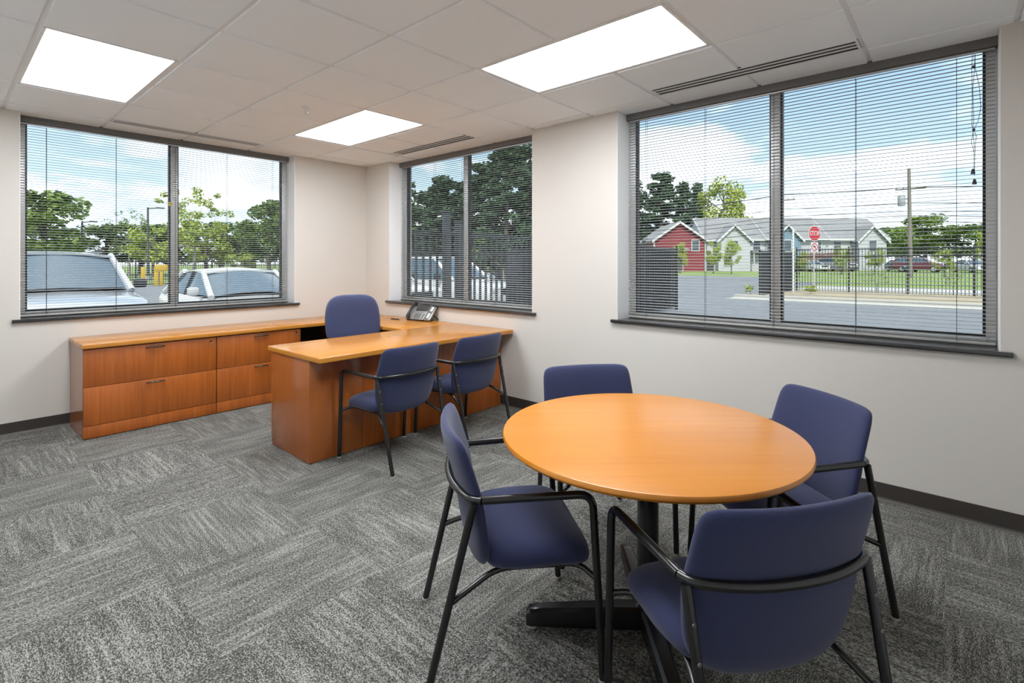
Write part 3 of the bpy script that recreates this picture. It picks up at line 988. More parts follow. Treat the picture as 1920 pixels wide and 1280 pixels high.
# ================================================================== outside
G = -0.25                     # level of the car park
def ground_z(x):
    t_ = min(1.0, max(0.0, (x - 36) / 52.0))
    return G + 0.62 * t_
def strip(name, xa, xb, ya, yb, mat, dz=0.0, n_=1):
    bm = bmesh.new()
    prev = None
    for i in range(n_ + 1):
        x = xa + (xb - xa) * i / n_
        z = ground_z(x) + dz
        row = [bm.verts.new((x, ya, z)), bm.verts.new((x, yb, z)), bm.verts.new((x, yb, z - 0.3)), bm.verts.new((x, ya, z - 0.3))]
        if prev:
            for q in range(4):
                bm.faces.new((prev[q], row[q], row[(q+1) % 4], prev[(q+1) % 4]))
        else: bm.faces.new(row)
        prev = row
    bm.faces.new(prev[::-1])
    bmesh.ops.recalc_face_normals(bm, faces=bm.faces)
    return struct(from_bm(name, bm, mat))
strip('ground_lawn', 30.6, 400, -200, 4.9, 'grass', -0.02, 40)
strip('ground_lawn', 44.0, 400, 4.9, 260, 'grass', -0.02, 40)
strip('ground_lawn', -160, 44.0, 41.0, 260, 'grass', -0.02)
strip('ground_asphalt', -160, 21.6, -80, 41.0, 'asphalt', -0.0)
strip('ground_driveway', 21.6, 44.0, 4.9, 41.0, 'asphalt', -0.001, 6)
strip('ground_gutter', 21.6, 23.0, -80, 4.9, 'concrete', 0.02)
strip('ground_kerb', 23.0, 23.25, -80, 4.9, 'concrete', 0.14)
strip('ground_mulch_bed', 23.25, 30.6, -80, 4.9, 'mulch', 0.06)
strip('ground_sidewalk', 32.0, 37.5, -80, 4.4, 'concrete', 0.03, 2)
strip('ground_road', 44.0, 52.0, 9.0, 60, 'asphalt', 0.02, 2)

# ------------------------------------------------------------------ fences of black steel pickets
PK = None
def fence(name, label, p, q, spacing=0.13, height=2.30, pw=0.026, posts=2.4, layers=1, joined=False, group='black steel picket fences', rails=(0.22, 0.80, 0.955)):
    global PK
    p, q = Vector((*p, 0)), Vector((*q, 0))
    d_ = q - p
    Ln = d_.length
    root = thing(name, label, 'fence' if 'gate' not in name else 'gate', (p.x, p.y, G), math.atan2(d_.y, d_.x), group)
    def picket_bm(bm, x, y):
        h = height
        g_ = bx(bm, x - pw/2, x + pw/2, y - pw/2, y + pw/2, 0.08, h - 0.05)
        return bm
    if PK is None:
        bm = bmesh.new()
        w_ = 0.5
        lo_ = [bm.verts.new((a*w_, b_*w_, 0.035)) for a, b_ in ((-1, -1), (1, -1), (1, 1), (-1, 1))]
        hi_ = [bm.verts.new((a*w_, b_*w_, 0.975)) for a, b_ in ((-1, -1), (1, -1), (1, 1), (-1, 1))]
        ap = bm.verts.new((0, 0, 1.0))
        bm.faces.new(lo_[::-1])
        for k_ in range(4):
            bm.faces.new((lo_[k_], lo_[(k_+1) % 4], hi_[(k_+1) % 4], hi_[k_]))
            bm.faces.new((hi_[k_], hi_[(k_+1) % 4], ap))
        me = bpy.data.meshes.new('picket'); bm.to_mesh(me); bm.free()
        me.materials.append(MATS['fence_black'])
        PK = me
    for ly in range(layers):
        off = ly * 0.22
        nn = int(Ln / spacing)
        if joined:
            bm = bmesh.new()
            for i in range(nn + 1):
                picket_bm(bm, i*spacing + ly*0.05, off)
            o = from_bm('pickets', bm, 'fence_black', root)
            o['kind'] = 'stuff'
        else:
            for i in range(nn + 1):
                o = bpy.data.objects.new('picket', PK)
                o.scale = (pw, pw, height)
                o.location = (i*spacing + ly*spacing*0.45, off, 0)
                link(o, root)
        for k_ in rails:
            box('rail', 0, Ln, off - 0.02, off + 0.02, height*k_ - 0.022, height*k_ + 0.022, 'fence_black', root)
    if posts:
        x = 0.0
        while x <= Ln + 0.01:
            box('post', x - 0.035, x + 0.035, -0.035, 0.035, 0, height + 0.04, 'fence_black', root)
            x += posts
    return root
fence('picket_fence', 'tall black picket fence seen through the middle window in front of white cars', (3.25, 4.2), (12.9, 4.2), 0.155, 2.20, 0.034)
fence('sliding_gate', 'dense black picket gate leaf at the left edge of the right-hand window', (13.0, 4.35), (15.5, 4.35), 0.12, 2.10, 0.034, 2.5, 3)
fence('picket_fence', 'black picket fence seen nearly end-on beside the driveway opening', (23.7, 4.0), (30.0, 4.0), 0.14, 2.15, 0.032, 2.1, 1)
fence('picket_fence', 'long black picket fence across the mulch bed behind the stop sign', (30.0, 3.86), (30.0, -6.6), 0.135, 2.37, 0.026, 2.4)
fence('picket_fence', 'distant black picket fence at the back of the car park', (3.5, 40.6), (27.0, 40.6), 0.14, 1.75, 0.03, 2.4, joined=True)
# gate posts standing in the near fence
for x, h_, lab in ((5.02, 2.46, 'taller black steel gate post in the near fence'), (5.31, 2.30, 'shorter black steel gate post in the near fence')):
    t_ = thing('gate_post', lab, 'post', (x, 4.02, G), 0, 'gate posts in the near fence')
    box('post', -0.055, 0.055, -0.055, 0.055, 0, h_, 'fence_black', t_, 0.004)
    box('post_cap', -0.065, 0.065, -0.065, 0.065, h_, h_ + 0.03, 'fence_black', t_, 0.006)
    box('hinge', 0.055, 0.085, -0.03, 0.03, h_*0.75, h_*0.75 + 0.10, 'fence_black', t_)
    box('base_plate', -0.10, 0.10, -0.10, 0.10, 0, 0.02, 'fence_black', t_)
t_ = thing('gate_operator', 'dark gate operator cabinet by the near fence in the middle window', 'cabinet', (7.95, 4.75, G))
box('housing', -0.26, 0.26, -0.22, 0.22, 0.05, 1.78, 'fence_black', t_, 0.02)
box('lid', -0.28, 0.28, -0.24, 0.24, 1.78, 1.86, 'fence_black', t_, 0.02)
box('plinth', -0.32, 0.32, -0.28, 0.28, 0, 0.05, 'concrete', t_)

# ------------------------------------------------------------------ vehicles
def lerp(a, b_, t_): return a + (b_ - a) * t_
def make_car(label, paint, suv=False, group=None):
    """local: nose at y=0 pointing to -y, length along +y, x across, z up from the ground"""
    t_ = thing('parked_car', label, 'car', (0, 0, G), 0, group)
    if suv: L, hw, hood, belt, roof = 4.85, 0.96, 1.06, 1.13, 1.74
    else:   L, hw, hood, belt, roof = 4.65, 0.91, 0.86, 0.95, 1.43
    # body: cross sections along the length (y, half width, top z, bottom z)
    if suv:
        st = [(0.00, .74, .80, .42), (.06, .86, .95, .30), (.22, .93, 1.02, .24), (.7, hw, 1.06, .22), (1.35, hw, belt, .22), (2.4, hw, belt+.02, .22), (3.6, hw, belt+.03, .22), (4.45, .95, belt+.02, .24), (4.75, .92, belt-.02, .32), (L, .84, belt-.12, .45)]
        wb, wt, rt, rb = 1.28, 2.00, 4.35, 4.78     # windscreen foot, roof front, roof rear, rear glass foot
    else:
        st = [(0.00, .66, .60, .40), (.05, .78, .70, .28), (.22, .86, .77, .22), (.8, hw, .84, .19), (1.40, hw, belt-.03, .19), (2.4, hw, belt, .19), (3.4, hw, belt+.02, .19), (4.2, .89, belt+.03, .22), (4.55, .85, belt, .32), (L, .74, belt-.10, .42)]
        wb, wt, rt, rb = 1.30, 2.15, 3.25, 4.05
    bm = bmesh.new()
    rings = []
    for y, w_, zt, zb in st:
        half = [(0.0, zb), (w_*.80, zb), (w_*.95, zb + .10), (w_, zb + (zt-zb)*.45), (w_*.985, zb + (zt-zb)*.75), (w_*.93, zt - .03), (w_*.82, zt), (w_*.45, zt + .025), (0.0, zt + .035)]
        ring = [bm.verts.new((x, y, z)) for x, z in half] + [bm.verts.new((-x, y, z)) for x, z in reversed(half[1:-1])]
        rings.append(ring)
    k_ = len(rings[0])
    for a, b_ in zip(rings, rings[1:]):
        for j in range(k_):
            bm.faces.new((a[j], a[(j+1) % k_], b_[(j+1) % k_], b_[j]))
    bm.faces.new(rings[0]); bm.faces.new(rings[-1][::-1])
    bmesh.ops.recalc_face_normals(bm, faces=bm.faces)
    from_bm('body', bm, paint, t_, True)
    # greenhouse
    bw, tw = hw*0.90, hw*0.74
    zb = belt + 0.005
    zr = roof - 0.05
    def curved(name, c00, c10, c01, c11, bulge, mat):
        bm = bmesh.new(); n_ = 8
        nrm = (Vector(c10) - Vector(c00)).cross(Vector(c01) - Vector(c00)).normalized()
        g = []
        for i in range(n_ + 1):
            row = []
            for j in range(n_ + 1):
                u, v = i/n_, j/n_
                p = Vector(c00)*(1-u)*(1-v) + Vector(c10)*u*(1-v) + Vector(c01)*(1-u)*v + Vector(c11)*u*v
                row.append((p + nrm*bulge*(1 - (2*u-1)**2), p + nrm*(bulge*(1 - (2*u-1)**2) - 0.012)))
            g.append(row)
        V = [[[bm.verts.new(q) for q in c] for c in row] for row in g]
        for i in range(n_):
            for j in range(n_):
                bm.faces.new((V[i][j][0], V[i+1][j][0], V[i+1][j+1][0], V[i][j+1][0]))
                bm.faces.new((V[i][j+1][1], V[i+1][j+1][1], V[i+1][j][1], V[i][j][1]))
        for i in range(n_):
            for j in (0, n_):
                bm.faces.new((V[i][j][0], V[i+1][j][0], V[i+1][j][1], V[i][j][1]))
                bm.faces.new((V[j][i][0], V[j][i+1][0], V[j][i+1][1], V[j][i][1]))
        bmesh.ops.recalc_face_normals(bm, faces=bm.faces)
        return from_bm(name, bm, mat, t_, True)
    curved('windshield', (-bw+.03, wb, zb), (bw-.03, wb, zb), (-tw+.02, wt, zr), (tw-.02, wt, zr), 0.07, 'car_glass')
    curved('rear_window', (bw-.03, rb, zb), (-bw+.03, rb, zb), (tw-.02, rt, zr), (-tw+.02, rt, zr), 0.05, 'car_glass')
    mb = (wb + rb) / 2 + 0.12; mt = lerp(wt, rt, 0.5)
    for s_ in (-1, 1):
        a0 = Vector((s_*bw, wb + .10, zb)); a1 = Vector((s_*tw, wt + .05, zr))
        b0 = Vector((s_*bw, mb, zb)); b1 = Vector((s_*tw, mt, zr))
        c0 = Vector((s_*bw, rb - .12, zb)); c1 = Vector((s_*tw, rt - .06, zr))
        q = (a0, b0, a1, b1) if s_ > 0 else (b0, a0, b1, a1)
        curved('side_window', q[0], q[1], q[2], q[3], 0.015, 'car_glass')
        q = (b0, c0, b1, c1) if s_ > 0 else (c0, b0, c1, b1)
        curved('side_window', q[0], q[1], q[2], q[3], 0.015, 'car_glass')
        tube('pillar', [(s_*bw*1.01, wb - .02, zb - .02), (s_*tw*1.02, wt, zr + .02)], [.055, .045], paint, t_, 8)
        tube('pillar', [(s_*bw*1.0, mb, zb - .02), (s_*tw*1.01, mt, zr + .02)], .035, 'grille_black', t_, 6)
        tube('pillar', [(s_*bw*1.0, rb + .02, zb - .02), (s_*tw*1.02, rt, zr + .02)], [.08, .06], paint, t_, 8)
        m_ = box('mirror', s_*(hw + .02), s_*(hw + .20), wb + .28, wb + .40, belt + .02, belt + .17, paint if not suv else 'grille_black', t_, 0.03)
        h_ = box('headlight', s_*(hw*.52), s_*(hw*.88), 0.03, 0.20, hood - .25, hood - .11, 'lamp_clear', t_, 0.03)
        box('tail_light', s_*(hw*.60), s_*(hw*.90), L - .20, L - .04, belt - .22, belt - .06, 'car_maroon', t_, 0.02)
        for y in (0.90, L - 1.00):
            r_ = 0.37 if suv else 0.33
            wl = from_bm('wheel', lathe(bmesh.new(), [(0.0005, -.10), (r_*.72, -.10), (r_*.95, -.09), (r_, -.06), (r_, .06), (r_*.95, .09), (r_*.72, .10), (0.0005, .10)], 24), 'tyre', t_, True)
            wl.location = (s_*(hw - .09), y, r_); wl.rotation_euler = (0, PI/2, 0)
            rm = from_bm('rim', lathe(bmesh.new(), [(0.0005, .0), (r_*.35, .0), (r_*.62, .012), (r_*.68, .004), (r_*.68, -.01), (0.0005, -.01)], 18), 'rim', wl, True)
            rm.location = (0, 0, s_*.105)
    rf = bmesh.new()
    rows = []
    for i in range(7):
        f_ = i/6
        y = lerp(wt - .10, rt + .10, f_)
        up = 0.05*math.sin(PI*min(1, max(0, f_)))
        row = []
        for j in range(9):
            g_ = -1 + j/4
            row.append(rf.verts.new((g_*(tw + .03), y, zr + up + 0.05*(1 - g_*g_))))
        rows.append(row)
    lows = [[rf.verts.new((v.co.x, v.co.y, v.co.z - 0.03)) for v in r_] for r_ in rows]
    for i in range(6):
        for j in range(8):
            rf.faces.new((rows[i][j], rows[i+1][j], rows[i+1][j+1], rows[i][j+1]))
            rf.faces.new((lows[i][j], lows[i][j+1], lows[i+1][j+1], lows[i+1][j]))
    for i in range(6):
        for j in (0, 8):
            rf.faces.new((rows[i][j], rows[i+1][j], lows[i+1][j], lows[i][j]))
    for j in range(8):
        for i in (0, 6):
            rf.faces.new((rows[i][j], rows[i][j+1], lows[i][j+1], lows[i][j]))
    bmesh.ops.recalc_face_normals(rf, faces=rf.faces)
    from_bm('roof', rf, paint, t_, True)
    box('grille', -hw*.48, hw*.48, -0.015, 0.05, hood - .30, hood - .13, 'grille_black', t_, 0.02)
    box('bumper', -hw*.80, hw*.80, -0.04, 0.10, .30, .50, paint if not suv else 'grille_black', t_, 0.04)
    if suv:
        box('cowl', -hw*.78, hw*.78, wb - .16, wb + .02, belt + .02, belt + .05, 'grille_black', t_, 0.01)
        for s_ in (-1, 1):
            tube('roof_rail', [(s_*(tw - .06), wt + .15, roof + .02), (s_*(tw - .06), rt - .1, roof + .02)], .02, 'grille_black', t_, 6)
    return t_
row_g = 'cars parked in the row behind the building'
suv = make_car('silver sport utility vehicle parked nose-in outside the left window', 'car_silver', True, row_g)
suv.location = (0.33, 6.30, G)
sedan = make_car('white sedan parked beside the silver vehicle outside the left window', 'car_white', False, row_g)
sedan.location = (3.22, 6.25, G)
w1 = make_car('white sport utility vehicle behind the near fence, left half of middle window', 'car_white', True, row_g)
w1.location = (6.05, 6.2, G)
w2 = copy_tree(w1); w2.location = (9.0, 6.0, G); w2.rotation_euler[2] = R(12)
w2['label'] = 'white sport utility vehicle behind the near fence, right half of middle window'
far_g = 'cars parked in front of the townhouses'
dark = make_car('dark navy sedan parked far away near the utility pole', 'car_navy', False, far_g)
dark.location = (75.0, 1.4, ground_z(75)); dark.rotation_euler[2] = R(-60)
mar = make_car('maroon vehicle parked far away right of the utility pole', 'car_maroon', True, far_g)
mar.location = (75.4, -1.6, ground_z(75)); mar.rotation_euler[2] = R(-8)
for (x, y, a, lab, src) in ((68.4, 12.4, -30, 'far silver car parked left of the stop sign', suv), (73.0, 10.0, -40, 'far white sedan parked just right of the stop sign', sedan),
                     (75.2, 7.3, -35, 'far silver car parked between the young lime trees', suv), (74.6, -5.0, -60, 'far white sedan at the right edge of the right-hand window', sedan)):
    o = copy_tree(src); o.location = (x, y, ground_z(x)); o.rotation_euler[2] = R(a); o['label'] = lab; o['group'] = far_g

# ------------------------------------------------------------------ yellow valve posts
t_ = thing('yellow_barrier', 'small yellow barrier post and plate at the back of the car park', 'barrier', (8.7, 38.2, G))
box('post', -0.62, -0.40, -0.1, 0.1, 0, 1.30, 'safety_yellow', t_, 0.02)
box('post', 0.12, 0.34, -0.1, 0.1, 0, 1.30, 'safety_yellow', t_, 0.02)
box('post', 0.42, 0.60, -0.1, 0.1, 0, 1.20, 'safety_yellow', t_, 0.02)
box('plate', 0.10, 1.00, -0.13, -0.10, 1.02, 1.42, 'safety_yellow', t_, 0.01)

# ------------------------------------------------------------------ poles, wires and signs
def lamp_post(x, y, h_, lab):
    t_ = thing('lamp_post', lab, 'lamp post', (x, y, G), 0, 'car park lamp posts')
    tube('pole', [(0, 0, 0), (0, 0, h_)], [0.10, 0.07], 'pole_dark', t_, 10)
    tube('arm', [(0, 0, h_ - .1), (0.7, -0.2, h_ - .02)], 0.04, 'pole_dark', t_, 8)
    box('lamp_head', 0.5, 1.1, -0.35, -0.05, h_ - .06, h_ + .04, 'pole_dark', t_, 0.02)
    from_bm('footing', lathe(bmesh.new(), [(0.0005, 0), (0.25, 0), (0.25, 0.5), (0.0005, 0.5)], 16), 'concrete', t_, True)
lamp_post(8.2, 59.6, 5.5, 'thin dark lamp post farther left among the trees')
lamp_post(10.63, 47.7, 6.15, 'dark lamp post nearer the window mullion, in front of trees')

def utility_pole(x, y, h_, lab, can):
    z0 = ground_z(x)
    t_ = thing('utility_pole', lab, 'pole', (x, y, z0), 0, 'wooden utility poles along the road')
    top = h_ - z0
    tube('pole', [(0, 0, 0), (0.05, 0.1, top)], [0.19, 0.12], 'pole_wood', t_, 12)
    box('crossarm', -0.06, 0.06, -1.1, 1.1, top - 1.9, top - 1.78, 'pole_wood', t_)
    for k_ in (-1.0, -0.5, 0.5, 1.0):
        from_bm('insulator', lathe(bmesh.new(), [(0.0005, 0), (0.05, 0), (0.06, .05), (0.03, .16), (0.0005, .16)], 10, (0, k_, top - 1.78)), 'transformer_grey', t_, True)
    if can:
        from_bm('transformer', lathe(bmesh.new(), [(0.0005, 0), (0.27, 0), (0.29, .05), (0.29, .85), (0.22, .95), (0.0005, .95)], 18, (-0.15, 0.62, top - 3.3)), 'transformer_grey', t_, True)
        box('bracket', -0.1, 0.02, 0.10, 0.40, top - 2.75, top - 2.65, 'pole_dark', t_)
    return z0 + top
utility_pole(55.93, 0.46, 9.7, 'tall wooden utility pole with transformer in the right-hand pane', True)
utility_pole(53.95, 10.3, 9.3, 'wooden utility pole half hidden behind the right window mullion', False)
spans = [(8.0, -1.0), (8.0, -0.4), (8.0, 0.9), (6.6, 0.0), (5.9, 0.1), (5.5, -0.1), (5.0, 0.0), (4.4, 0.1)]
for i, (z_, off) in enumerate(spans):
    t_ = []
    pts = []
    A = [(53.5 + off*.2, 62.0), (53.95 + off*.2, 10.3), (55.93 + off*.2, 0.46), (60.0 + off*.2, -42.0)]
    for (xa, ya), (xb, yb) in zip(A, A[1:]):
        ln = math.hypot(xb-xa, yb-ya)
        for k_ in range(8):
            f_ = k_/8
            pts.append((lerp(xa, xb, f_), lerp(ya, yb, f_), z_ - 0.00045*ln*ln*4*f_*(1-f_)))
    pts.append((*A[-1], z_))
    o = tube('power_line', pts, 0.018 if i < 3 else 0.028, 'wire_black', None, 5)
    tag(o, ['uppermost overhead power line', 'second overhead power line from the top', 'third overhead power line from the top', 'fourth overhead line, strung below the crossarm', 'fifth overhead line from the top', 'sixth overhead line from the top', 'seventh overhead line, last but one', 'lowest overhead communication line'][i] + ' strung between the utility poles', 'power line', 'overhead lines along the road')

t_ = thing('stop_sign', 'red octagonal stop sign with a no-left-turn sign on one post', 'sign', (28.45, 2.72, G + 0.06), R(-78))
t_.rotation_euler[2] = R(-32)
# local: face looks to -y
tube('post', [(0, 0.03, 0), (0, 0.03, 3.45)], 0.032, 'post_steel', t_, 8)
def octo(r_):
    return [(r_*math.cos(PI/8 + k_*PI/4), r_*math.sin(PI/8 + k_*PI/4)) for k_ in range(8)]
pl = from_bm('stop_plate', prism(bmesh.new(), [(x, 3.00 + z) for x, z in octo(0.412)], 'Y', -0.006, 0.0), 'sign_white', t_)
from_bm('stop_face', prism(bmesh.new(), [(x, 3.00 + z) for x, z in octo(0.385)], 'Y', -0.009, -0.006), 'sign_red', pl)
def text(name, body, size, loc, mat, parent, ext_=0.002):
    cu = bpy.data.curves.new(name, 'FONT')
    cu.body = body; cu.size = size; cu.align_x = 'CENTER'; cu.align_y = 'CENTER'; cu.extrude = ext_
    tmp = bpy.data.objects.new(name, cu)
    COL.objects.link(tmp)
    dg = bpy.context.evaluated_depsgraph_get()
    me = bpy.data.meshes.new_from_object(tmp.evaluated_get(dg))
    bpy.data.objects.remove(tmp)
    me.materials.clear(); me.materials.append(MATS[mat])
    o = bpy.data.objects.new(name, me)
    link(o, parent)
    o.location = loc; o.rotation_euler = (PI/2, 0, 0)
    return o
tx = text('lettering', 'STOP', 0.34, (0, -0.0105, 3.0), 'sign_white', pl, 0.0012)
tx.scale = (0.82, 1.0, 1.0)
p2 = from_bm('turn_plate', prism(bmesh.new(), [(-.23, 2.08), (.23, 2.08), (.23, 2.54), (-.23, 2.54)], 'Y', -0.006, 0.0), 'sign_white', t_)
bm = bmesh.new()
NR = 28
rings = [[bm.verts.new((r_*math.cos(2*PI*k_/NR), y_, 2.31 + r_*math.sin(2*PI*k_/NR))) for k_ in range(NR)] for r_, y_ in ((.205, -.006), (.205, -.010), (.155, -.010), (.155, -.006))]
for a, b_ in zip(rings, rings[1:]):
    for k_ in range(NR):
        bm.faces.new((a[k_], a[(k_+1) % NR], b_[(k_+1) % NR], b_[k_]))
bmesh.ops.recalc_face_normals(bm, faces=bm.faces)
from_bm('prohibition_ring', bm, 'sign_red', p2)
from_bm('turn_arrow', prism(bmesh.new(), [(.03, 2.19), (.075, 2.19), (.075, 2.36), (-.02, 2.36), (-.02, 2.41), (-.11, 2.335), (-.02, 2.26), (-.02, 2.315), (.03, 2.315)], 'Y', -0.0085, -0.006), 'sign_black', p2)
from_bm('prohibition_bar', prism(bmesh.new(), [(-.125, 2.42), (-.105, 2.44), (.125, 2.20), (.105, 2.18)], 'Y', -0.0105, -0.0086), 'sign_red', p2)

t_ = thing('marker_post', 'slim white post standing left of the stop sign', 'post', (27.8, 3.55, G + 0.06))
tube('post', [(0, 0, 0), (0, 0, 3.2)], 0.05, 'sign_white', t_, 10)
from_bm('post_cap', lathe(bmesh.new(), [(0.0005, 3.24), (0.05, 3.22), (0.062, 3.20), (0.062, 3.17), (0.0005, 3.17)], 12), 'sign_white', t_, True)
from_bm('base_flange', lathe(bmesh.new(), [(0.0005, 0), (0.11, 0), (0.11, 0.03), (0.0005, 0.03)], 12), 'post_steel', t_, True)

# ------------------------------------------------------------------ townhouses beyond the road
ROW = R(-51.9)
def house(label, s0, wd, dp, base_h, ridge_h, wallm, gable_front, setback=0.0, wing=None):
    ox, oy = 66.6 + 0.617*s0 + 0.788*setback, 26.2 - 0.788*s0 + 0.617*setback
    z0 = ground_z(ox)
    t_ = thing('townhouse', label, 'house', (ox, oy, z0), ROW, 'townhouses beyond the road')
    H = base_h; P = ridge_h
    if gable_front:
        from_bm('wall', prism(bmesh.new(), [(0, 0), (wd, 0), (wd, H), (wd/2, P), (0, H)], 'Y', 0, dp), wallm, t_)
        for sgn in (0, 1):
            ex = -0.35 if sgn == 0 else wd + 0.35
            sl = (P - H) / (wd/2)
            zE = H - 0.35*sl
            from_bm('roof', prism(bmesh.new(), [(ex, zE), (wd/2, P), (wd/2, P + .22), (ex, zE + .22)], 'Y', -0.4, dp + 0.3), 'roof_grey', t_)
            from_bm('barge_board', prism(bmesh.new(), [(ex, zE - .12), (wd/2, P - .12), (wd/2, P + .22), (ex, zE + .22)], 'Y', -0.46, -0.40), 'trim_white', t_)
        for x in (0.0, wd):
            box('corner_trim', x - .1, x + .1, -0.06, 0.06, 0, H - .1, 'trim_white', t_)
    else:
        from_bm('wall', prism(bmesh.new(), [(0, 0), (dp, 0), (dp, H), (dp/2, P), (0, H)], 'X', 0, wd), wallm, t_)
        sl = (P - H) / (dp/2)
        for a, b_ in ((-0.45, dp/2), (dp + 0.45, dp/2)):
            zE = H - 0.45*sl
            from_bm('roof', prism(bmesh.new(), [(a, zE), (b_, P), (b_, P + .25), (a, zE + .25)], 'X', -0.3, wd + 0.3), 'roof_grey', t_)
        box('gutter', -0.3, wd + 0.3, -0.60, -0.45, H - .45*sl - .05, H - .45*sl + .22, 'trim_white', t_)
        for x in (-0.32, wd + 0.26):
            from_bm('barge_board', prism(bmesh.new(), [(-.5, H - .5*sl - .1), (dp/2, P - .1), (dp/2, P + .28), (-.5, H - .5*sl + .28)], 'X', x, x + .06), 'trim_white', t_)
    if wing:
        x0, w2, h2, p2_, m2_ = wing
        from_bm('front_wing', prism(bmesh.new(), [(x0, 0), (x0 + w2, 0), (x0 + w2, h2), (x0 + w2/2, p2_), (x0, h2)], 'Y', -1.4, 2.2), m2_, t_)
        sl = (p2_ - h2) / (w2/2)
        for sgn in (-1, 1):
            ex = x0 - .3 if sgn < 0 else x0 + w2 + .3
            from_bm('wing_roof', prism(bmesh.new(), [(ex, h2 - .3*sl), (x0 + w2/2, p2_), (x0 + w2/2, p2_ + .2), (ex, h2 - .3*sl + .2)], 'Y', -1.75, 2.6), 'roof_grey', t_)
            from_bm('barge_board', prism(bmesh.new(), [(ex, h2 - .3*sl - .12), (x0 + w2/2, p2_ - .12), (x0 + w2/2, p2_ + .2), (ex, h2 - .3*sl + .2)], 'Y', -1.82, -1.75), 'trim_white', t_)
    return t_
def win(t_, x, z, w_=0.9, h_=1.4, y=0.0):
    f_ = box('house_window', x - w_/2 - .1, x + w_/2 + .1, y - .07, y + .03, z - .1, z + h_ + .1, 'trim_white', t_)
    for k_ in range(2):
        box('house_pane', x - w_/2, x + w_/2, y - .10, y - .06, z + k_*(h_/2 + .03), z + k_*(h_/2 + .03) + h_/2 - .03, 'house_glass', f_)
def door(t_, x, y=0.0, mat='pole_dark'):
    f_ = box('house_door', x - .55, x + .55, y - .06, y + .04, 0, 2.2, 'trim_white', t_)
    box('door_leaf', x - .45, x + .45, y - .10, y - .05, 0.05, 2.1, mat, f_)
h0 = house('dark red gabled house at the left of the townhouse row', -3.5, 6.9, 11, 4.35, 6.75, 'siding_red', True)
win(h0, 5.6, 2.9); win(h0, 1.4, 0.9); door(h0, 3.4)
bm = prism(bmesh.new(), [(-1.3, 2.9), (0.05, 3.1), (0.05, 3.25), (-1.3, 3.05)], 'X', 2.3, 4.5)
from_bm('porch_canopy', bm, 'roof_grey', h0)
h1 = house('grey sided townhouse with white front gable next to the red house', 3.5, 8.2, 9, 4.5, 7.5, 'siding_white', False, 0.5, (1.4, 4.2, 4.2, 6.2, 'siding_grey'))
win(h1, 3.5, 2.7, y=-1.4); win(h1, 2.6, 0.8, y=-1.4); door(h1, 0.7, 0.0); win(h1, 7.0, 2.8)
for x in (6.2, 7.9):
    tube('porch_post', [(x, -1.2, 0), (x, -1.2, 2.6)], 0.08, 'trim_white', h1, 8)
box('porch_roof', 5.9, 8.2, -1.45, 0.0, 2.6, 2.8, 'roof_grey', h1)
h2 = house('townhouse with slate blue front wing in the middle of the row', 11.7, 8.0, 9, 4.5, 7.4, 'siding_grey', False, 0.3, (0.4, 3.6, 4.2, 6.1, 'siding_blue'))
win(h2, 2.2, 2.7, y=-1.4); win(h2, 2.2, 0.8, y=-1.4); win(h2, 6.8, 2.7); door(h2, 5.2)
box('brick_base', 4.2, 7.9, -0.12, 0.0, 0, 2.4, 'brick_far', h2)
h3 = house('pale grey townhouse with brick ground floor at the right end of the row', 19.7, 8.0, 9, 4.4, 7.2, 'siding_white', False, 0.6, (3.6, 3.6, 4.0, 5.9, 'siding_grey'))
win(h3, 5.4, 2.6, y=-1.4); win(h3, 5.4, 0.8, y=-1.4); win(h3, 1.6, 2.7); door(h3, 2.8)
box('brick_base', 0.1, 3.5, -0.12, 0.0, 0, 2.4, 'brick_far', h3)
win(h3, 1.2, 0.7)

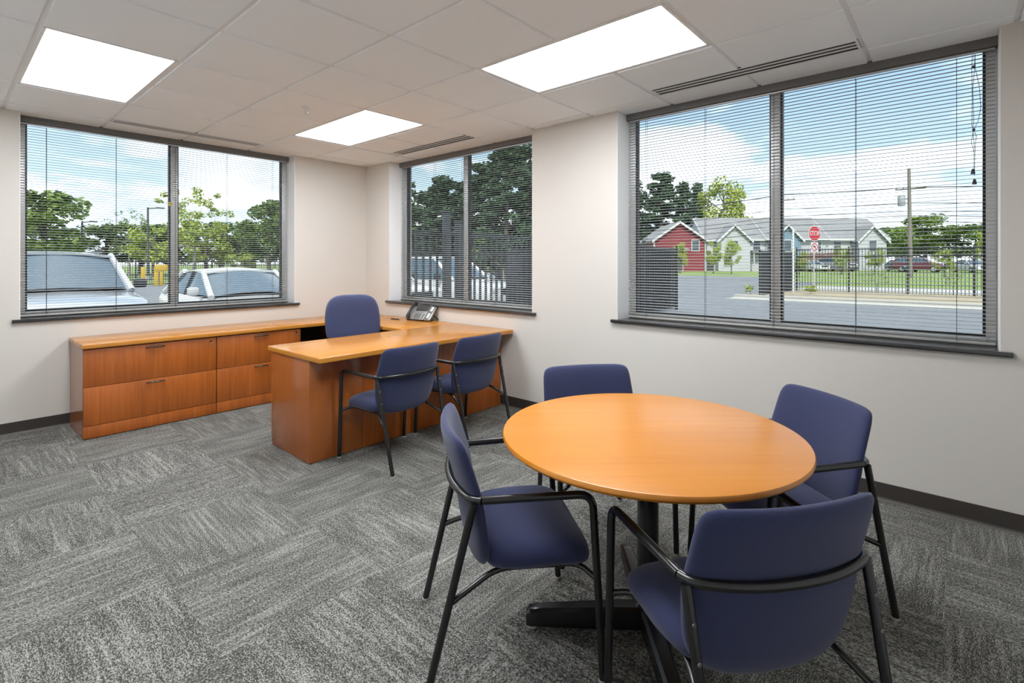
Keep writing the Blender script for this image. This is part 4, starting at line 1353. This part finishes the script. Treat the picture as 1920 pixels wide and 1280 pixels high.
# ------------------------------------------------------------------ trees
rng = random.Random(7)
def crown_mesh(name, kind, seed, mat, n_leaf):
    """unit tree: total height 1; leaves as small quads around branch tips"""
    r_ = random.Random(seed)
    vs, fs = [], []
    blobs = []
    if kind == 'round':
        for _ in range(26):
            a = r_.uniform(0, 2*PI); rr = 0.30*math.sqrt(r_.random()); z = r_.uniform(0.30, 0.93)
            env = math.sin(PI*min(1, max(0, (z - 0.16)/0.86)))**0.6
            blobs.append((rr*env*math.cos(a)*1.15, rr*env*math.sin(a)*1.15, z, r_.uniform(0.07, 0.13)))
    elif kind == 'pine':
        for k_ in range(18):
            z = 0.20 + 0.76*k_/17
            sp = 0.24*(1 - (z - 0.2)/0.86) + 0.03
            for _ in range(5):
                a = r_.uniform(0, 2*PI); q = sp*r_.uniform(0.3, 1.05)
                blobs.append((q*math.cos(a), q*math.sin(a), z + r_.uniform(-.02, .02), r_.uniform(0.045, 0.080)))
    elif kind == 'airy':
        for _ in range(54):
            a = r_.uniform(0, 2*PI); rr = 0.30*math.sqrt(r_.random()); z = r_.uniform(0.40, 0.98)
            blobs.append((rr*math.cos(a), rr*math.sin(a), z - rr*0.25, r_.uniform(0.03, 0.06)))
    elif kind == 'bush':
        for _ in range(14):
            a = r_.uniform(0, 2*PI); rr = 0.42*math.sqrt(r_.random())
            blobs.append((rr*math.cos(a), rr*math.sin(a), r_.uniform(0.2, 0.8), r_.uniform(0.14, 0.22)))
    for i in range(n_leaf):
        bxx, byy, bz, br = blobs[i % len(blobs)]
        d_ = Vector((r_.gauss(0, 1), r_.gauss(0, 1), r_.gauss(0, 1)))
        d_.normalize()
        flat = 0.45 if kind == 'pine' else 0.8
        p = Vector((bxx, byy, bz)) + Vector((d_.x, d_.y, d_.z*flat)) * br * (r_.random()**0.4)
        s_ = {'round': 0.020, 'pine': 0.015, 'airy': 0.014, 'bush': 0.05}[kind] * r_.uniform(0.6, 1.3)
        u = Vector((r_.gauss(0, 1), r_.gauss(0, 1), r_.gauss(0, .7))).normalized()
        v = u.cross(Vector((r_.gauss(0, 1), r_.gauss(0, 1), r_.gauss(0, 1)))).normalized()
        k_ = len(vs)
        vs += [p - u*s_, p - v*s_*0.6, p + u*s_, p + v*s_*0.6]
        fs.append((k_, k_+1, k_+2, k_+3))
    me = bpy.data.meshes.new(name)
    me.from_pydata([tuple(q) for q in vs], [], fs)
    me.materials.append(MATS[mat])
    return me, blobs
def wood_mesh(name, blobs, mat, kind):
    bm = bmesh.new()
    if kind == 'airy':
        # forked limbs: every blob is reached by following the nearest twig already grown
        r_ = random.Random(5)
        nodes = [Vector((0, 0, 0)), Vector((0.004, 0.0, 0.16)), Vector((0.0, 0.006, 0.34))]
        sweep(bm, nodes, [0.016, 0.013, 0.009], 8)
        tips = sorted(blobs, key=lambda b: b[2] + math.hypot(b[0], b[1]))
        grown = [(nodes[1], 0.009), (nodes[2], 0.009)]
        for (x, y, z, b_) in tips:
            p = Vector((x, y, z))
            src, rad = min(grown, key=lambda g: (g[0] - p).length + max(0, g[0].z - z) * 3)
            m1 = src.lerp(p, 0.4) + Vector((r_.uniform(-.012, .012), r_.uniform(-.012, .012), 0.012))
            m2 = src.lerp(p, 0.75) + Vector((r_.uniform(-.012, .012), r_.uniform(-.012, .012), 0.008))
            rr = max(0.0018, rad * 0.72)
            sweep(bm, [src, m1, m2, p], [rr, rr*0.8, rr*0.6, rr*0.35], 5)
            grown += [(m1, rr*0.9), (m2, rr*0.7), (p, rr*0.5)]
            for _ in range(4):
                d_ = Vector((r_.gauss(0, 1), r_.gauss(0, 1), abs(r_.gauss(0.4, .8)))).normalized()
                q = p + d_ * b_ * 1.5
                sweep(bm, [m2.lerp(p, r_.random()), p.lerp(q, .5), q], [rr*0.4, rr*0.3, rr*0.15], 4)
        bmesh.ops.recalc_face_normals(bm, faces=bm.faces)
        me = bpy.data.meshes.new(name)
        bm.to_mesh(me); bm.free()
        me.materials.append(MATS[mat])
        return me
    topz = {'round': 0.75, 'pine': 0.96, 'airy': 0.62, 'bush': 0.3}[kind]
    r0 = {'round': 0.026, 'pine': 0.020, 'airy': 0.018, 'bush': 0.02}[kind]
    sweep(bm, [(0, 0, 0), (0.006, 0.003, topz*0.5), (0.0, 0.006, topz)], [r0, r0*0.72, r0*0.25], 8)
    for (x, y, z, b_) in blobs[::1 if kind == 'airy' else 2]:
        zb = max(0.12, min(topz*0.95, z - 0.6*math.hypot(x, y) - 0.03))
        sweep(bm, [(0.004, 0.004, zb), (x*0.5, y*0.5, (zb + z)/2 + 0.01), (x, y, z)], [r0*0.35, r0*0.22, r0*0.08], 5)
    me = bpy.data.meshes.new(name)
    bmesh.ops.recalc_face_normals(bm, faces=bm.faces)
    bm.to_mesh(me); bm.free()
    me.materials.append(MATS[mat])
    return me
KINDS = {}
for key, kind, mat, nl, wm in (('oak', 'round', 'leaf_green', 5200, 'bark'), ('lime', 'round', 'leaf_lime', 3600, 'bark'), ('dark', 'round', 'leaf_dark', 5200, 'bark'),
                               ('pine', 'pine', 'leaf_pine', 9500, 'bark'), ('airy', 'airy', 'leaf_lime', 2400, 'pale_bark'), ('bare', 'airy', 'leaf_green', 500, 'pale_bark'), ('bush', 'bush', 'leaf_lime', 900, 'bark')):
    ms_ = []
    for sd_ in (1, 2):
        me, bl = crown_mesh('foliage', kind, hash((kind, sd_, nl)) % 9973 if False else sd_*101 + nl, mat, nl)
        ms_.append((me, wood_mesh('trunk', bl, wm, kind)))
    KINDS[key] = ms_
cnt = [0]
def tree(key, x, y, top, label, wide=1.0, group='trees around the building', name='tree', z0=None):
    z0 = (ground_z(x) if z0 is None else z0)
    cnt[0] += 1
    lm, wm = KINDS[key][cnt[0] % 2]
    t_ = thing(name, label, 'shrub' if name == 'shrub' else 'tree', (x, y, z0), rng.uniform(0, 6.28), group)
    h_ = top - z0
    for nme, me in (('foliage', lm), ('trunk', wm)):
        o = bpy.data.objects.new(nme, me)
        o.scale = (h_*wide, h_*wide, h_)
        link(o, t_)
        if nme == 'foliage': o['kind'] = 'stuff'
    return t_
gl_ = 'trees behind the car park, left window'
tree('oak', 5.5, 58.2, 8.0, 'large leafy tree at the left edge of the left window', 1.5, gl_)
tree('oak', 0.5, 64, 9.0, 'leafy tree partly cut off by the left window jamb', 1.3, gl_)
tree('dark', 12.8, 75.6, 6.3, 'low rounded tree right of the thin lamp post', 2.0, gl_)
tree('bare', 12.9, 64.9, 7.5, 'sparse almost bare tree left of the nearer lamp post', 1.0, gl_)
tree('oak', 16.7, 77.3, 6.6, 'mid green tree directly behind the nearer lamp post', 2.0, gl_)
tree('lime', 14.4, 62.0, 5.4, 'bright lime young tree below the nearer lamp post head', 1.2, gl_)
tree('dark', 17.4, 67.4, 6.0, 'dark green tree behind the left window mullion', 1.9, gl_)
tree('airy', 13.2, 44.8, 7.9, 'tall airy pale tree with spreading thin branches', 1.15, gl_)
tree('lime', 19.4, 62.0, 5.8, 'yellow green tree right of the airy pale tree', 1.6, gl_)
tree('dark', 22.8, 67.2, 6.4, 'dark green tree filling the gap behind the white sedan', 2.0, gl_)
tree('oak', 24.4, 61.5, 6.5, 'bushy green tree left of the tall right-hand tree', 1.7, gl_)
tree('dark', 20.7, 48.4, 7.3, 'tall dark tree at the right edge of the left window', 1.1, gl_)
tree('oak', 23.0, 48.8, 8.0, 'green tree half hidden by the left window right jamb', 1.1, gl_)
tree('dark', 8.8, 80.0, 5.6, 'low distant tree behind the thin lamp post', 2.4, gl_)
tree('lime', 17.6, 47.0, 2.2, 'low yellow green shrub in front of the distant fence', 1.6, gl_)
gm = 'pines beyond the near fence, middle window'
for k_, (x, y, top, lab, wd) in enumerate(((19.6, 25.2, 7.0, 'pine at the left edge of the middle window', 1.2), (24.1, 26.2, 7.8, 'pine behind the tall gate post', 1.2), (27.4, 25.5, 9.2, 'pine just right of the middle window mullion', 1.1),
        (24.2, 20.0, 9.6, 'tallest pine in the right pane of the middle window', 1.0), (26.6, 20.4, 9.6, 'tall pine at the right edge of the middle window', 1.0), (27.7, 32.7, 7.6, 'smaller pine deep between the gate posts', 1.6), (29.2, 29.5, 8.3, 'pine behind the middle window mullion', 1.5), (28.8, 20.9, 9.0, 'pine hidden partly by the wall right of the middle window', 1.1))):
    tree('pine', x, y, top, lab, wd, gm)
tree('dark', 24.0, 33.0, 4.5, 'low dark undergrowth tree left behind the pines', 2.6, gm)
tree('dark', 31.0, 27.0, 4.5, 'low dark undergrowth tree right behind the pines', 2.6, gm)
tree('oak', 26.0, 22.5, 3.2, 'low green shrub under the tallest pine', 2.2, gm)
gr = 'trees around the townhouses'
for x, y, top, lab, wd in ((81.0, 41.0, 16.0, 'dark pine at the left edge of the right-hand window', 1.15), (81.8, 36.2, 17.0, 'broad dark pine left of the red house peak', 1.1), (88.2, 35.0, 16.0, 'dark pine above the red house peak', .9), (92.8, 34.2, 16.2, 'slim dark pine left of the yellow green tree', .7)):
    tree('pine', x, y, top, lab, wd, gr)
tree('lime', 85.9, 26.9, 15.4, 'tall yellow green tree rising behind the townhouses', .85, gr)
tree('lime', 91.6, 25.0, 11.0, 'lower yellow green tree behind the townhouse roof', .8, gr)
for x, y, top, lab, wd, key in ((130.5, 6.3, 9.2, 'green tree right of the last townhouse', 1.6, 'oak'), (121.0, 2.0, 10.2, 'large green tree behind the tall utility pole', 1.6, 'oak'), (130.5, -1.3, 9.0, 'dark green tree right of the tall utility pole', 1.7, 'dark'),
        (120.5, -5.0, 8.2, 'dark tree toward the right edge of the right-hand window', 1.6, 'dark'), (146.0, 11.4, 10.2, 'distant tree above the last townhouse roof', 2.0, 'dark'), (144.3, 20.8, 11.2, 'distant tree above the middle townhouse roofs', 2.0, 'dark'), (94.4, -5.9, 5.6, 'bright green young tree at the right edge by the fence', 1.0, 'lime'),
        (109.7, -8.4, 8.6, 'green tree behind the right window jamb', 1.3, 'oak'), (112.0, 30.0, 8.5, 'distant tree seen above the first grey roof', 1.6, 'dark'), (140, -12, 9, 'distant tree far right behind the jamb', 1.8, 'oak')):
    tree(key, x, y, top, lab, wd, gr)
gs = 'young trees and shrubs in front of the townhouses'
for x, y, top, lab, wd in ((58.9, 22.9, 3.8, 'young lime tree in front of the red house', .8), (59.6, 19.1, 4.0, 'young lime tree at the red house right corner', .7), (58.9, 16.8, 4.0, 'bright young lime tree in front of the grey townhouse', .7),
        (54.7, 9.0, 2.7, 'young lime tree left of the stop sign', .9), (63.7, 6.8, 3.0, 'young lime tree right of the stop sign', 1.0), (66.0, 4.1, 3.1, 'young lime tree before the last townhouse', 1.0), (57.9, -1.8, 2.5, 'small lime tree right of the tall utility pole', 1.0)):
    tree('lime', x, y, top, lab, wd, gs)
for x, y, top, lab, wd in ((28.9, -4.45, 0.75, 'round yellow green shrub at the right end of the mulch bed', 1.0), (27.0, 2.6, 0.35, 'small green shrub at the foot of the stop sign', 1.1), (24.4, 4.6, 0.35, 'small green shrub beside the end-on fence', 1.0)):
    tree('bush', x, y, top, lab, wd, 'shrubs in the mulch bed', 'shrub', G + 0.06)
for x, y, top, lab in ((31.2, 0.4, 1.25, 'small bare shrub behind the long fence, left one'), (31.2, -2.6, 1.0, 'small bare shrub behind the long fence, right one')):
    tree('bare', x, y, top, lab, 1.3, 'shrubs in the mulch bed', 'shrub', G)
